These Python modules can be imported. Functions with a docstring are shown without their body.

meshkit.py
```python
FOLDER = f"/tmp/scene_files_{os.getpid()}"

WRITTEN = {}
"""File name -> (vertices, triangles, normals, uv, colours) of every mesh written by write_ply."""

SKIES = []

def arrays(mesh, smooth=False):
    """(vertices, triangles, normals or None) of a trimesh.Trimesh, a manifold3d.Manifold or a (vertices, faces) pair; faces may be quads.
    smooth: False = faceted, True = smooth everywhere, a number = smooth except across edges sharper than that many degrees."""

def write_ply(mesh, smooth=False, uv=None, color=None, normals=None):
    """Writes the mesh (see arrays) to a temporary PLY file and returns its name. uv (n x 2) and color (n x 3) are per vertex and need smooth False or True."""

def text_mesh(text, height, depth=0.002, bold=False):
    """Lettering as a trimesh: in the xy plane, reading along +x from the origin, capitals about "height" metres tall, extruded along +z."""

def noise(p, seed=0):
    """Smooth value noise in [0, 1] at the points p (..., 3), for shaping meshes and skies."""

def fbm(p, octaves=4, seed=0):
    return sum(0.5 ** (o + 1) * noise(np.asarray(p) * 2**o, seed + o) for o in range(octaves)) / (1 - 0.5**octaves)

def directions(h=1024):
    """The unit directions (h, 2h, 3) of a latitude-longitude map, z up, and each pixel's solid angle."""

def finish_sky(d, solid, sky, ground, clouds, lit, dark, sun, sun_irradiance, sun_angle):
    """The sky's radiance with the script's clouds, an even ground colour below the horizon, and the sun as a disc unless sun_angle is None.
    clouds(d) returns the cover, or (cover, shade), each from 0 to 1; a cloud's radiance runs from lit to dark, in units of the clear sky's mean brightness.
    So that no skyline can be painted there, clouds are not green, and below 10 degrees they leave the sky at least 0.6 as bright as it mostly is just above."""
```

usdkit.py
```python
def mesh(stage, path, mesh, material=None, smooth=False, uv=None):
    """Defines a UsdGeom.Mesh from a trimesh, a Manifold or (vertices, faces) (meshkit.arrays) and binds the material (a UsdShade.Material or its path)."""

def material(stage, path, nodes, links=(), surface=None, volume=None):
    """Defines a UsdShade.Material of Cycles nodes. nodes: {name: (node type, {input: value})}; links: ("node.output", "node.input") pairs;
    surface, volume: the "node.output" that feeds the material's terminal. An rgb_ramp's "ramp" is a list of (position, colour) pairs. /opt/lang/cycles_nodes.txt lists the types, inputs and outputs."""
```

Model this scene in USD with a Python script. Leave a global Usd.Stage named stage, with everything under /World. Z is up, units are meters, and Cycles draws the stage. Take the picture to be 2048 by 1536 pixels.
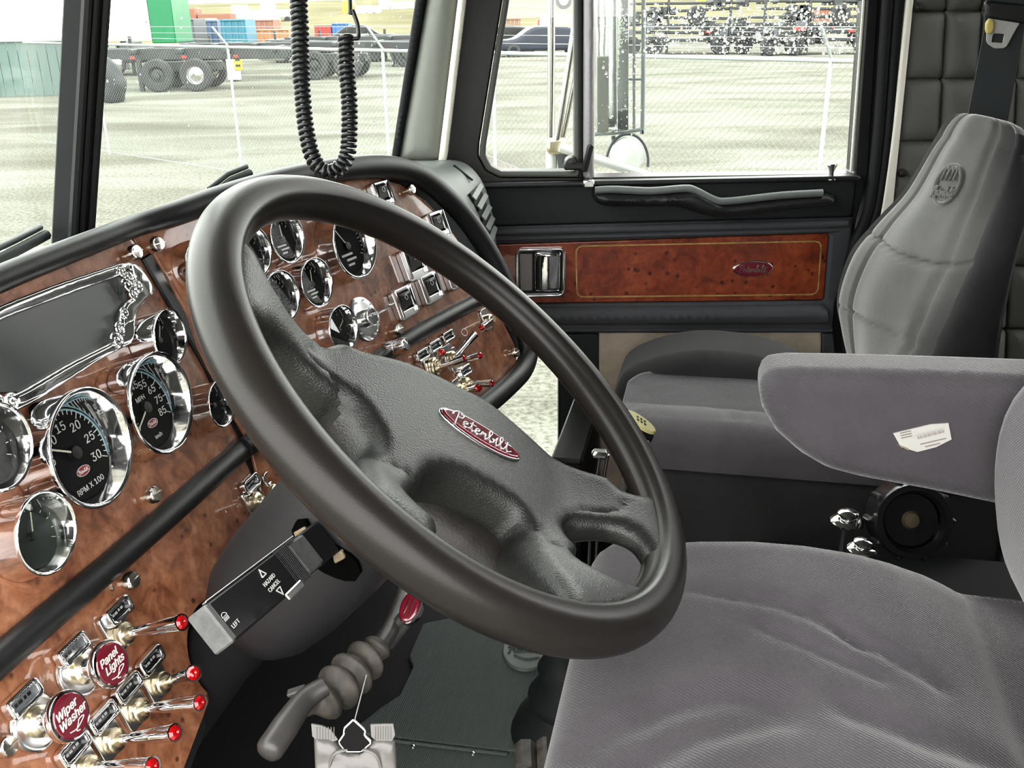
import math, random
import numpy as np, trimesh, shapely, usdkit, meshkit
from shapely.geometry import Polygon, LineString
from shapely import affinity
from scipy.spatial import Delaunay
from pxr import Usd, UsdGeom, UsdLux, UsdShade, Gf, Sdf, Vt
random.seed(7); RNG = np.random.default_rng(7)
stage = Usd.Stage.CreateInMemory()
UsdGeom.Xform.Define(stage, '/World')
A = np.array; pi = math.pi
def unit(v): v = A(v, float); return v/np.linalg.norm(v)

# ---------------------------------------------------------------- camera, sky, exposure
FPX, CX, CY = 1900., 1024., 768.
PITCH, ROLL = math.radians(21.5), math.radians(.8)
CAM = A([0, 0, 2.3])
FW = A([0, math.cos(PITCH), -math.sin(PITCH)]); _u = A([0, math.sin(PITCH), math.cos(PITCH)]); _r = A([1., 0, 0])
RT = math.cos(ROLL)*_r-math.sin(ROLL)*_u; UP = math.sin(ROLL)*_r+math.cos(ROLL)*_u
cam = UsdGeom.Camera.Define(stage, '/World/camera')
M = np.eye(4); M[0, :3] = RT; M[1, :3] = UP; M[2, :3] = -FW; M[3, :3] = CAM
cam.AddTransformOp().Set(Gf.Matrix4d(*M.ravel().tolist()))
cam.CreateHorizontalApertureAttr(36.0); cam.CreateVerticalApertureAttr(27.0); cam.CreateFocalLengthAttr(36*FPX/2048)
cam.CreateClippingRangeAttr(Gf.Vec2f(.02, 2000)); cam.CreateExposureAttr(1.3)
dome = UsdLux.DomeLight.Define(stage, '/World/overcast_sky')
dome.CreateIntensityAttr(1.0); dome.CreateColorAttr(Gf.Vec3f(1.0, .985, .955))

# ---------------------------------------------------------------- geometry helpers
def ray(p):
    p = np.atleast_2d(A(p, float)); return FW+RT*((p[:, :1]-CX)/FPX)-UP*((p[:, 1:2]-CY)/FPX)
def on_plane(p, p0, n):
    r = ray(p); t = ((A(p0)-CAM)@n)/(r@n); return CAM+r*t[:, None]
def at_z(x, y, z): return on_plane([(x, y)], (0, 0, z), A([0, 0, 1.]))[0]
def at_depth(x, y, d): return CAM+ray([(x, y)])[0]*d
class Frame:
    """A working plane of the truck: origin o, axes x, y (in the plane) and z (out of it)."""
    def __init__(s, o, x, y):
        s.o = A(o, float); s.x = unit(x); s.z = unit(np.cross(s.x, y)); s.y = np.cross(s.z, s.x); s.R = A([s.x, s.y, s.z])
    def px(s, p, h=0):
        w = on_plane(p, s.o+s.z*h, s.z); return ((w-s.o)@s.R.T)[:, :2]
    def loc(s, w): return (A(w)-s.o)@s.R.T
    def world(s, l): return s.o+A(l)@s.R
    def at(s, l, spin=0):
        c, t = math.cos(spin), math.sin(spin); return Frame(s.world(l), c*s.x+t*s.y, -t*s.x+c*s.y)
    def m(s):
        M = np.eye(4); M[:3, :3] = s.R; M[3, :3] = s.o; return M
WORLD = Frame((0, 0, 0), (1, 0, 0), (0, 1, 0))
TR = A([math.cos(math.radians(12)), -math.sin(math.radians(12)), 0])   # towards the truck's rear
LA = A([math.sin(math.radians(12)), math.cos(math.radians(12)), 0])    # towards its passenger side
ZZ = A([0, 0, 1.])
def lat(x, y, l): r = ray([(x, y)])[0]; return CAM+r*(l/(r@LA))
def tlz(t, l, z): return TR*t+LA*l+ZZ*z
def cat(*ms):
    ms = [m for m in ms if m is not None]
    vs, fs, n = [], [], 0
    for v, f in ms: vs.append(v); fs.append(f+n); n += len(v)
    return np.vstack(vs), np.vstack(fs)
def mv(m, loc=(0, 0, 0), R=None, s=1):
    v = m[0]*s
    if R is not None: v = v@A(R)
    return v+A(loc), m[1]
def vf(t): return np.array(t.vertices, float), np.array(t.faces, int)
def infr(m, fr, s=1): return fr.world(m[0]*s), m[1]
def rbox(sx, sy, sz, b=.002, c=(0, 0, 0)):
    b = min(b, .49*sx, .49*sy, .49*sz); h = A([sx, sy, sz])/2; P = []
    for k in range(3):
        for s in np.ndindex(2, 2, 2):
            q = (A(s)*2-1)*(h-b); q[k] = (s[k]*2-1)*h[k]; P.append(q)
    v, f = vf(trimesh.convex.convex_hull(A(P))); return v+A(c), f
def bar(a, b, w, d, bev=.002, up=(0, 0, 1)):
    a, b = A(a, float), A(b, float); x = unit(b-a); z = unit(np.cross(x, np.cross(up, x)) if abs(x@A(up)) < .99 else np.cross(x, (1, 0, 0))); y = np.cross(z, x)
    m = rbox(np.linalg.norm(b-a), w, d, bev); return m[0]@A([x, y, z])+(a+b)/2, m[1]
def lathe(prof, n=32, closed=False):
    prof = A(prof, float); k = len(prof); a = np.arange(n)*2*pi/n
    v = np.stack([prof[:, 0][None]*np.cos(a)[:, None], prof[:, 0][None]*np.sin(a)[:, None], np.broadcast_to(prof[:, 1], (n, k))], -1).reshape(-1, 3)
    f = []
    for i in range(n):
        j = (i+1) % n
        for q in range(k if closed else k-1):
            r = (q+1) % k; f += [(i*k+q, j*k+q, j*k+r), (i*k+q, j*k+r, i*k+r)]
    return v, A(f)
def spline(pts, n=8, closed=False):
    p = A(pts, float); out = []
    N = len(p)
    g = lambda i: p[i % N] if closed else p[min(max(i, 0), N-1)]
    for i in range(N if closed else N-1):
        a, b, c, d = g(i-1), g(i), g(i+1), g(i+2)
        for t in np.arange(n)/n: out.append(.5*((2*b)+(c-a)*t+(2*a-5*b+4*c-d)*t*t+(3*b-a-3*c+d)*t**3))
    if not closed: out.append(p[-1])
    return A(out)
def tube(pts, r, n=10, closed=False, prof=None, up=None, caps=True):
    p = A(pts, float); N = len(p)
    t = (np.roll(p, -1, 0)-np.roll(p, 1, 0)) if closed else np.gradient(p, axis=0)
    t /= np.linalg.norm(t, axis=1, keepdims=True)+1e-15
    x = np.zeros_like(p)
    if up is not None:
        x = np.cross(np.broadcast_to(A(up, float), p.shape), t); x /= np.linalg.norm(x, axis=1, keepdims=True)
    else:
        s = unit(np.cross(t[0], (0, 0, 1) if abs(t[0][2]) < .9 else (1, 0, 0))); x[0] = s
        for i in range(1, N): s = s-t[i]*(s@t[i]); s = unit(s); x[i] = s
    y = np.cross(t, x)
    if prof is None: a = np.arange(n)*2*pi/n; prof = np.stack([np.cos(a), np.sin(a)], 1)
    prof = A(prof, float); n = len(prof); r = np.broadcast_to(r, (N,))
    v = (p[:, None]+r[:, None, None]*(prof[None, :, :1]*x[:, None]+prof[None, :, 1:]*y[:, None])).reshape(-1, 3)
    f = []
    for i in range(N if closed else N-1):
        j = (i+1) % N
        for q in range(n):
            w = (q+1) % n; f += [(i*n+q, i*n+w, j*n+w), (i*n+q, j*n+w, j*n+q)]
    if not closed and caps:
        v = np.vstack([v, p[:1], p[-1:]]); b = N*n
        for q in range(n): w = (q+1) % n; f += [(b, w, q), (b+1, (N-1)*n+q, (N-1)*n+w)]
    return v, A(f)
def loft(secs, caps=True):
    N, n = len(secs), len(secs[0]); v = np.vstack(secs); f = []
    for i in range(N-1):
        for q in range(n):
            w = (q+1) % n; f += [(i*n+q, i*n+w, (i+1)*n+w), (i*n+q, (i+1)*n+w, (i+1)*n+q)]
    if caps:
        v = np.vstack([v, secs[0].mean(0), secs[-1].mean(0)]); b = N*n
        for q in range(n): w = (q+1) % n; f += [(b, w, q), (b+1, (N-1)*n+q, (N-1)*n+w)]
    return v, A(f)
def resample(c, step):
    L = LineString(c); n = max(3, int(math.ceil(L.length/step))); return A([L.interpolate(i/n, normalized=True).coords[0] for i in range(n)])
def pillow(poly, zt, zb, er=0, ez=None, fn=None, step=.01, sym=False, K=3, shape=None):
    """A plate or cushion over a 2D outline: flat back at zb, top at zt, edge rounded over er, fn(x, y) added to the top."""
    if not isinstance(poly, Polygon): poly = Polygon(poly)
    poly = poly.buffer(0)
    if poly.geom_type != 'Polygon': poly = max(poly.geoms, key=lambda g: g.area)
    ez = er if ez is None else ez
    rs = min(step, max(1.4*er, .003)) if er > 0 else step
    P = []; edge = poly.boundary
    for c in (poly.exterior, *poly.interiors):
        p = resample(c.coords, rs); P.append(p)
        if er > 0:   # rows of points stepped inwards from the same edge samples
            t = np.roll(p, -1, 0)-np.roll(p, 1, 0); t /= np.linalg.norm(t, axis=1, keepdims=True)+1e-12; nn = np.stack([-t[:, 1], t[:, 0]], 1)
            if not shapely.contains_xy(poly, *(p[0]+nn[0]*min(er, .001))): nn = -nn
            for k in range(1, K+1):
                d = er*(1-math.cos(k*pi/2/K)); q = p+nn*d; ok = shapely.contains_xy(poly, q[:, 0], q[:, 1]) & (shapely.distance(shapely.points(q), edge) > .96*d); P.append(q[ok])
    if fn is not None:
        x0, y0, x1, y1 = poly.bounds
        gx, gy = np.meshgrid(np.arange(x0, x1, step), np.arange(y0, y1, step)); g = np.stack([gx.ravel(), gy.ravel()], 1)
        inn = poly.buffer(-er-.45*step)
        if not inn.is_empty: P.append(g[shapely.contains_xy(inn, g[:, 0], g[:, 1])])
    P = np.unique(np.round(np.vstack(P), 7), axis=0)
    tri = Delaunay(P).simplices; c = P[tri].mean(1)
    tri = tri[shapely.contains_xy(poly, c[:, 0], c[:, 1])]
    a = P[tri]; ar = (a[:, 1, 0]-a[:, 0, 0])*(a[:, 2, 1]-a[:, 0, 1])-(a[:, 1, 1]-a[:, 0, 1])*(a[:, 2, 0]-a[:, 0, 0])
    tri = np.where(ar[:, None] < 0, tri[:, ::-1], tri)[np.abs(ar) > 1e-14]
    d = shapely.distance(shapely.points(P), poly.boundary)
    pr = np.sqrt(np.clip(1-(1-np.minimum(d/er, 1))**2, 0, 1)) if er > 0 else np.ones(len(P))
    z = zt-ez*(1-pr)+(fn(P[:, 0], P[:, 1])*pr if fn is not None else 0)
    zb_ = (zb+ez*(1-pr)) if sym else np.full(len(P), zb)
    if shape is not None: z, zb_ = shape(P[:, 0], P[:, 1], pr)
    n = len(P); v = np.vstack([np.c_[P, z], np.c_[P, zb_]])
    e = np.vstack([tri[:, [0, 1]], tri[:, [1, 2]], tri[:, [2, 0]]])
    key = {}
    for x, y in e: key[(x, y)] = 1
    be = A([(x, y) for (x, y) in key if (y, x) not in key])
    f = np.vstack([tri, tri[:, ::-1]+n, np.c_[be[:, 0], be[:, 0]+n, be[:, 1]+n], np.c_[be[:, 0], be[:, 1]+n, be[:, 1]]])
    return v, f
def rrect(x0, y0, x1, y1, r):
    r = min(r, .499*abs(x1-x0), .499*abs(y1-y0))
    return shapely.box(min(x0, x1)+r, min(y0, y1)+r, max(x0, x1)-r, max(y0, y1)-r).buffer(r, quad_segs=5)
def ell(rx, ry, cx=0, cy=0, n=40): a = np.arange(n)*2*pi/n; return Polygon(np.c_[cx+rx*np.cos(a), cy+ry*np.sin(a)])
def smooth_poly(pts, n=6): return Polygon(spline(pts, n, True))
def slab(a, b, c, d, th, n=None):
    """Four world corners as a plate th thick."""
    q = A([a, b, c, d], float); n = unit(np.cross(q[1]-q[0], q[3]-q[0])) if n is None else A(n)
    return np.vstack([q, q-n*th]), A([(0, 1, 2), (0, 2, 3), (4, 6, 5), (4, 7, 6)]+[t for i in range(4) for t in ((i, i+4, (i+1) % 4+4), (i, (i+1) % 4+4, (i+1) % 4))])
def words3(text, h, d=.0004, slant=0, bold=False):
    t = meshkit.text_mesh(text, h, d, bold); v, f = vf(t); v[:, 0] += slant*v[:, 1]; v[:, 0] -= (v[:, 0].min()+v[:, 0].max())/2; v[:, 1] -= h/2; return v, f
SCRIPT = [[(-.2, 1.55), (.25, 2.05), (.95, 2.1), (1.2, 1.6), (.8, 1.15), (.3, 1.1)], [(.5, 1.95), (.35, 1.1), (.1, -.5)],
 [(1.1, .45), (1.65, .6), (1.75, .95), (1.4, .95), (1.2, .45), (1.5, .05), (2.0, .25), (2.35, 1.0), (2.5, 1.7)], [(2.5, 1.7), (2.3, .5), (2.5, .05), (2.9, .4)], [(2.0, 1.15), (2.9, 1.25)],
 [(2.85, .45), (3.3, .6), (3.4, .95), (3.05, .95), (2.9, .45), (3.15, .05), (3.65, .35), (3.85, 1.0), (4.0, .85), (4.3, .9), (4.2, .3), (4.4, .05), (4.75, .6)],
 [(4.75, .6), (5.2, 1.6), (5.1, 2.1), (4.85, 1.7), (4.8, .4), (5.1, .03), (5.45, .4), (5.3, .85), (5.6, .75), (5.85, .95), (5.75, .3), (5.95, .05), (6.3, .5)], [(5.95, 1.4), (6.0, 1.5)],
 [(6.3, .5), (6.75, 1.6), (6.65, 2.1), (6.4, 1.7), (6.4, .4), (6.65, .03), (7.0, .4), (7.35, 1.3), (7.45, 1.75)], [(7.45, 1.75), (7.25, .5), (7.45, .05), (7.9, .4)], [(6.95, 1.3), (7.9, 1.4)]]
def script(w, r, z=0, n=6):
    """The cursive brand word as raised strokes, w wide, centred."""
    s = w/8.1; out = []
    for st in SCRIPT:
        c = spline(A(st)*s, 3); c = c-A([3.85*s, .95*s]); c[:, 0] += .12*c[:, 1]
        out.append(tube(np.c_[c, np.full(len(c), z)], r, n))
    return cat(*out)

# ---------------------------------------------------------------- materials
MATS = {}
def mat(name, col=(.5, .5, .5), rough=.5, metal=0, grain=None, vary=None, extra=None, weave=None):
    """Principled material; grain=(scale, distance, strength): fine relief; vary=(scale, dark, light): tone of the stuff itself."""
    nodes = {'p': ('principled_bsdf', {'base_color': col, 'roughness': rough, 'metallic': metal, **(extra or {})}), 't': ('texture_coordinate', {})}
    links = []
    if vary:
        c = A(col); nodes['v'] = ('noise_texture', {'scale': vary[0], 'detail': 4.0, 'roughness': .6}); nodes['r'] = ('rgb_ramp', {'ramp': [(.3, c*vary[1]), (.7, c*vary[2])]})
        links += [('t.object', 'v.vector'), ('v.fac', 'r.fac'), ('r.color', 'p.base_color')]
    if grain:
        nodes['g'] = ('noise_texture', {'scale': grain[0], 'detail': 2.0}); nodes['b'] = ('bump', {'distance': grain[1], 'strength': grain[2]})
        links += [('t.object', 'g.vector'), ('g.fac', 'b.height'), ('b.normal', 'p.normal')]
    if weave:                                    # fine diagonal ribs woven into the cloth
        nodes['w'] = ('wave_texture', {'scale': float(weave), 'bands_direction': 'diagonal', 'distortion': .6, 'detail': 1.0}); nodes['b2'] = ('bump', {'distance': .0009, 'strength': .34})
        links += [('t.object', 'w.vector'), ('w.fac', 'b2.height'), ('b.normal', 'b2.normal')]; links.remove(('b.normal', 'p.normal')); links.append(('b2.normal', 'p.normal'))
    MATS[name] = usdkit.material(stage, '/World/Looks/'+name, nodes, links, surface='p.BSDF')
UsdGeom.Scope.Define(stage, '/World/Looks')
mat('black_plastic', (0.0077, 0.00825, 0.008525), .42, grain=(900, .0004, .35), extra={'specular_ior_level': .35})
mat('black_gloss', (0.007, 0.007, 0.0077), .2, extra={'specular_ior_level': .35})
mat('black_rubber', (0.0091, 0.0098, 0.0105), .6, grain=(500, .0003, .3), extra={'specular_ior_level': .15})
mat('grey_plastic', (0.105, 0.1155, 0.1134), .45, grain=(700, .0004, .3))
mat('door_vinyl', (.0098, .0128, .0128), .6, grain=(1200, .0004, .5), extra={'specular_ior_level': .25})
mat('grey_vinyl', (0.04216, 0.04352, 0.04896), .6, grain=(1200, .0005, .5), extra={'specular_ior_level': .3})
mat('pillar_grey', (0.1725, 0.1762, 0.1575), .6, grain=(300, .0003, .2))
mat('cream_trim', (.8, .77, .68), .5)
mat('wheel_leather', (.0115, .01, .009), .33, grain=(700, .0005, .14), extra={'specular_ior_level': .26})
mat('pad_leather', (.0125, .013, .012), .36, grain=(650, .0011, .5))
mat('hub_cover', (.0135, .0115, .0105), .5, grain=(300, .0008, .4), vary=(22, .7, 1.5))
mat('shroud', (0.01368, 0.0133, 0.01444), .5, grain=(800, .0005, .4), extra={'specular_ior_level': .35})
mat('lower_black', (.007, .0072, .008), .7, extra={'specular_ior_level': .15})
mat('chrome', (.9, .9, .91), .07, 1)
mat('dull_chrome', (.72, .72, .72), .22, 1)
mat('nickel', (.72, .69, .62), .18, 1)
mat('brass_nut', (.72, .62, .44), .3, 1)
mat('aluminium', (.62, .63, .63), .32, 1)
mat('maroon', (0.12, 0.0048, 0.0132), .15, extra={'coat_weight': 1.0, 'coat_roughness': .03})
mat('red_print', (0.252, 0.012, 0.018), .4)
mat('red_jewel', (0.385, 0.0028, 0.0042), .05, .35, extra={'coat_weight': 1.0})
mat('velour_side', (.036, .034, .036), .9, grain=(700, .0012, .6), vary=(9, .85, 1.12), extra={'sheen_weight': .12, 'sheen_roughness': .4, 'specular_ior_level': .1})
mat('worn_grey', (.085, .088, .088), .5, vary=(120, .7, 1.25))
mat('slot_shade_black', (.002, .002, .002), 1.0, extra={'specular_ior_level': 0.0})  # painted shade for the inside of the stalk slot
mat('tan_plastic', (.22, .17, .11), .5)
mat('seal_grey', (.07, .072, .066), .6)
mat('dim_tan', (.05, .036, .016), .6)
mat('plate_grey', (.36, .36, .34), .35)
mat('latch_grey', (.2, .18, .175), .5)
mat('faint_print', (.3, .3, .3), .5)
mat('tarp', (.018, .02, .022), .7)
mat('bar_grey', (0.336, 0.32, 0.336), .3, .25)
mat('fence_wire', (0.18, 0.192, 0.186), .6)
mat('dial_black', (.0045, .005, .005), .7, extra={'specular_ior_level': .12})
mat('dial_white', (0.56, 0.574, 0.56), .5)
mat('dial_blue', (0.21, 0.35, 0.392), .5)
mat('needle_cream', (0.6375, 0.615, 0.495), .45)
mat('needle_orange', (0.525, 0.175, 0.084), .45)
mat('screen', (.015, .0185, .018), .32)
mat('white_print', (0.5625, 0.5625, 0.5475), .5)
mat('gold_line', (0.4, 0.264, 0.08), .45, .3, vary=(60, .5, 1.2))
mat('carpet_beige', (.42, .345, .27), .95, grain=(900, .002, .8), vary=(25, .85, 1.1))
mat('velour', (.07, .0645, .072), .9, grain=(700, .0012, .6), vary=(9, .82, 1.12), extra={'sheen_weight': .45, 'sheen_roughness': .35, 'specular_ior_level': .1}, weave=130)
mat('velour_dark_shaded', (.027, .026, .027), .9, grain=(700, .0012, .6), vary=(9, .85, 1.12), extra={'sheen_weight': .15, 'sheen_roughness': .4, 'specular_ior_level': .1})  # deep velour tone; carries the far bolster's backlit shade in its colour
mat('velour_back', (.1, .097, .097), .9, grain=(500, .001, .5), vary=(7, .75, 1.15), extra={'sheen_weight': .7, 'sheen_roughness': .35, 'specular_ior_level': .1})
mat('quilt', (.092, .092, .085), .8, grain=(900, .0007, .5))
mat('belt', (0.0154, 0.0189, 0.021), .75, grain=(900, .0006, .5))
mat('yellow_plastic', (0.4875, 0.403, 0.117), .45)
mat('mat_rubber', (.04, .049, .046), .55)
mat('mat_emblem', (0.078, 0.093, 0.084), .5)
mat('boot_rubber', (.034, .029, .024), .62, vary=(60, .45, 1.9))
mat('lever_grey', (.032, .03, .029), .4, vary=(30, .8, 1.2))
mat('sticker', (0.5084, 0.496, 0.4712), .6)
mat('sticker_back', (0.33, 0.252, 0.15), .6)
mat('ink', (.2, .17, .16), .6)
mat('foil', (.1, .095, .09), .35, .1, grain=(60, .003, .5))
mat('clear_film', (.1, .098, .094), .3)
mat('tag_black', (.004, .0038, .004), .8, extra={'specular_ior_level': .1})
mat('cable', (.012, .012, .014), .3)
mat('shift_label', (0.468, 0.429, 0.195), .4)
mat('white_paint', (.8, .8, .78), .35)
mat('green_paint', (.0, .13, .045), .4)
mat('blue_paint', (.025, .11, .3), .5)
mat('navy_paint', (.06, .095, .16), .5)
mat('teal_paint', (.03, .14, .2), .5)
mat('red_paint', (.3, .035, .03), .5)
mat('rust_paint', (.2, .085, .055), .7)
mat('orange_paint', (.33, .15, .07), .6)
mat('yellow_paint', (.45, .32, .04), .5)
mat('slate_paint', (.075, .08, .09), .5)
mat('tyre', (.03, .03, .032), .8)
mat('frame_black', (.03, .032, .034), .5)
mat('car_blue', (.012, .016, .03), .3, extra={'specular_ior_level': .3})
mat('car_black', (.008, .009, .009), .35, extra={'specular_ior_level': .25})
mat('glass_dark', (.02, .022, .025), .15, extra={'specular_ior_level': .3})
mat('galvanised', (.28, .3, .295), .5)
mat('fence_slat', (0.096, 0.144, 0.132), .6)
mat('brown_box', (.25, .16, .11), .8)
mat('mirror_glass', (.93, .95, .94), .02, 1)
mat('lens_red', (.8, .03, .02), .2)
mat('dry_grass', (.135, .125, .08), .95, vary=(.05, .75, 1.25), extra={'specular_ior_level': 0.0})
mat('hill', (.42, .42, .27), .95, vary=(.02, .7, 1.25), extra={'specular_ior_level': 0.0})
def burl(name, dark, mid, light, sc):
    usd = {'t': ('texture_coordinate', {}), 'm': ('mapping', {'scale': (sc, sc, sc)}),
     'n': ('noise_texture', {'scale': 1.0, 'detail': 7.0, 'roughness': .62, 'distortion': .7}), 'r': ('rgb_ramp', {'ramp': [(.28, dark), (.47, mid), (.7, light)]}),
     'n2': ('noise_texture', {'scale': 3.2, 'detail': 3.0, 'distortion': .4}), 'k': ('voronoi_texture', {'scale': 2.1}), 'kr': ('rgb_ramp', {'ramp': [(0, (.22, .2, .2)), (.15, (.32, .27, .25)), (.23, (1, 1, 1))]}),
     'kn': ('noise_texture', {'scale': .9, 'detail': 1.0}), 'kk': ('rgb_ramp', {'ramp': [(.46, (0, 0, 0)), (.55, (1, 1, 1))]}), 'mx': ('mix_color', {'blend_type': 'multiply', 'a': (1, 1, 1), 'b': (1, 1, 1), 'fac': 1.0}),
     's': ('rgb_ramp', {'ramp': [(.35, (.62, .58, .55)), (.55, (1, 1, 1))]}), 'mx2': ('mix_color', {'blend_type': 'multiply', 'fac': .7}), 'p': ('principled_bsdf', {'roughness': .4, 'coat_weight': .9, 'coat_roughness': .04, 'specular_ior_level': .3})}
    MATS[name] = usdkit.material(stage, '/World/Looks/'+name, usd, [('t.object', 'm.vector'), ('m.vector', 'n.vector'), ('m.vector', 'n2.vector'), ('m.vector', 'k.vector'), ('m.vector', 'kn.vector'), ('n.fac', 'r.fac'), ('k.distance', 'kr.fac'), ('kn.fac', 'kk.fac'),
     ('r.color', 'mx.a'), ('kr.color', 'mx.b'), ('kk.color', 'mx.fac'), ('n2.fac', 's.fac'), ('mx.result', 'mx2.a'), ('s.color', 'mx2.b'), ('mx2.result', 'p.base_color')], surface='p.BSDF')
burl('burl_dash', (.07, .02, .009), (.215, .078, .036), (.36, .16, .084), 30)
burl('burl_door', (.07, .009, .0034), (.19, .03, .0095), (.29, .06, .02), 20)
def pane(name, tint, gl=1.0, amount=.5, least=.025):
    nodes = {'t': ('transparent_bsdf', {'color': tint}), 'g': ('glossy_bsdf', {'roughness': .0, 'color': (gl, gl, gl)}), 'f': ('layer_weight', {'blend': .5}), 'w': ('math', {'math_type': 'power', 'value2': 5.0}), 'k': ('math', {'math_type': 'multiply_add', 'value2': amount, 'value3': least}), 'm': ('mix_closure', {})}
    MATS[name] = usdkit.material(stage, '/World/Looks/'+name, nodes, [('f.facing', 'w.value1'), ('w.value', 'k.value1'), ('k.value', 'm.fac'), ('t.BSDF', 'm.closure1'), ('g.BSDF', 'm.closure2')], surface='m.closure')
pane('window_glass', (.95, .985, .965)); pane('lens_glass', (.97, .97, .97), 1.0, .2, .004); pane('bright_lens', (.9, .92, .9), 1.0, .5, .05); pane('droplet', (.97, .98, .97))
# gravel: wet and dry patches, tyre tracks
MATS['gravel'] = usdkit.material(stage, '/World/Looks/gravel', {'g': ('geometry', {}), 'm': ('mapping', {'scale': (.22, .5, 1), 'rotation': (0, 0, .2)}), 'n': ('noise_texture', {'scale': .9, 'detail': 6.0, 'roughness': .6, 'distortion': .6}),
  'r': ('rgb_ramp', {'ramp': [(.28, (.088, .083, .068)), (.43, (.128, .125, .106)), (.55, (.168, .168, .144)), (.72, (.205, .208, .182))]}), 'n2': ('noise_texture', {'scale': 22.0, 'detail': 4.0, 'roughness': .7}), 'r2': ('rgb_ramp', {'ramp': [(.3, (.4, .4, .38)), (.5, (.92, .92, .92)), (.7, (1.4, 1.4, 1.36))]}),
  'x': ('mix_color', {'blend_type': 'multiply', 'fac': 1.0, 'use_clamp_result': False}), 'p': ('diffuse_bsdf', {'roughness': .6})},
  [('g.position', 'm.vector'), ('m.vector', 'n.vector'), ('g.position', 'n2.vector'), ('n.fac', 'r.fac'), ('n2.fac', 'r2.fac'), ('r.color', 'x.a'), ('r2.color', 'x.b'), ('x.result', 'p.color')], surface='p.BSDF')

# ---------------------------------------------------------------- scene tree helpers
TAKEN = {}
def numbered(parent, name):
    k = TAKEN.get((parent, name), 0); TAKEN[(parent, name)] = k+1; return name if k == 0 else f'{name}_{k:03d}'
def props(prim, label=None, cat_=None, group=None, kind=None):
    for k, v in (('label', label), ('category', cat_), ('group', group), ('kind', kind)):
        if v: prim.SetCustomDataByKey(k, v)
class Thing:
    def __init__(s, name, label, cat_, fr=WORLD, group=None, kind=None):
        s.path = '/World/'+numbered('/World', name); s.fr = fr; x = UsdGeom.Xform.Define(stage, s.path); x.AddTransformOp().Set(Gf.Matrix4d(*fr.m().ravel().tolist())); s.prim = x.GetPrim()
        props(s.prim, label, cat_, group, kind); s.name = name; s.group = group; s.cat = cat_
    def part(s, name, mesh, m, smooth=35, world=False, label=None, under=None, kind=None):
        base = under or s.path; p = base+'/'+numbered(base, name)
        v = s.fr.loc(mesh[0]) if world else mesh[0]
        g = usdkit.mesh(stage, p, (v, mesh[1]), MATS[m], smooth); props(g.GetPrim(), label, None, None, kind); return p
    def copy(s, fr, label, name=None):
        n = '/World/'+numbered('/World', name or s.name); x = UsdGeom.Xform.Define(stage, n); x.GetPrim().GetReferences().AddInternalReference(s.path)
        x.GetPrim().SetInstanceable(True); x.MakeMatrixXform().Set(Gf.Matrix4d(*fr.m().ravel().tolist())); props(x.GetPrim(), label, s.cat, s.group); return x
def single(name, mesh, m, label, cat_, smooth=35, group=None, kind=None):
    p = '/World/'+numbered('/World', name); c = mesh[0].mean(0)
    g = usdkit.mesh(stage, p, (mesh[0]-c, mesh[1]), MATS[m], smooth); g.AddTranslateOp().Set(Gf.Vec3d(*c.tolist())); props(g.GetPrim(), label, cat_, group, kind); return p
def base_frame(p): return Frame(p, (1, 0, 0), (0, 1, 0))

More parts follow.
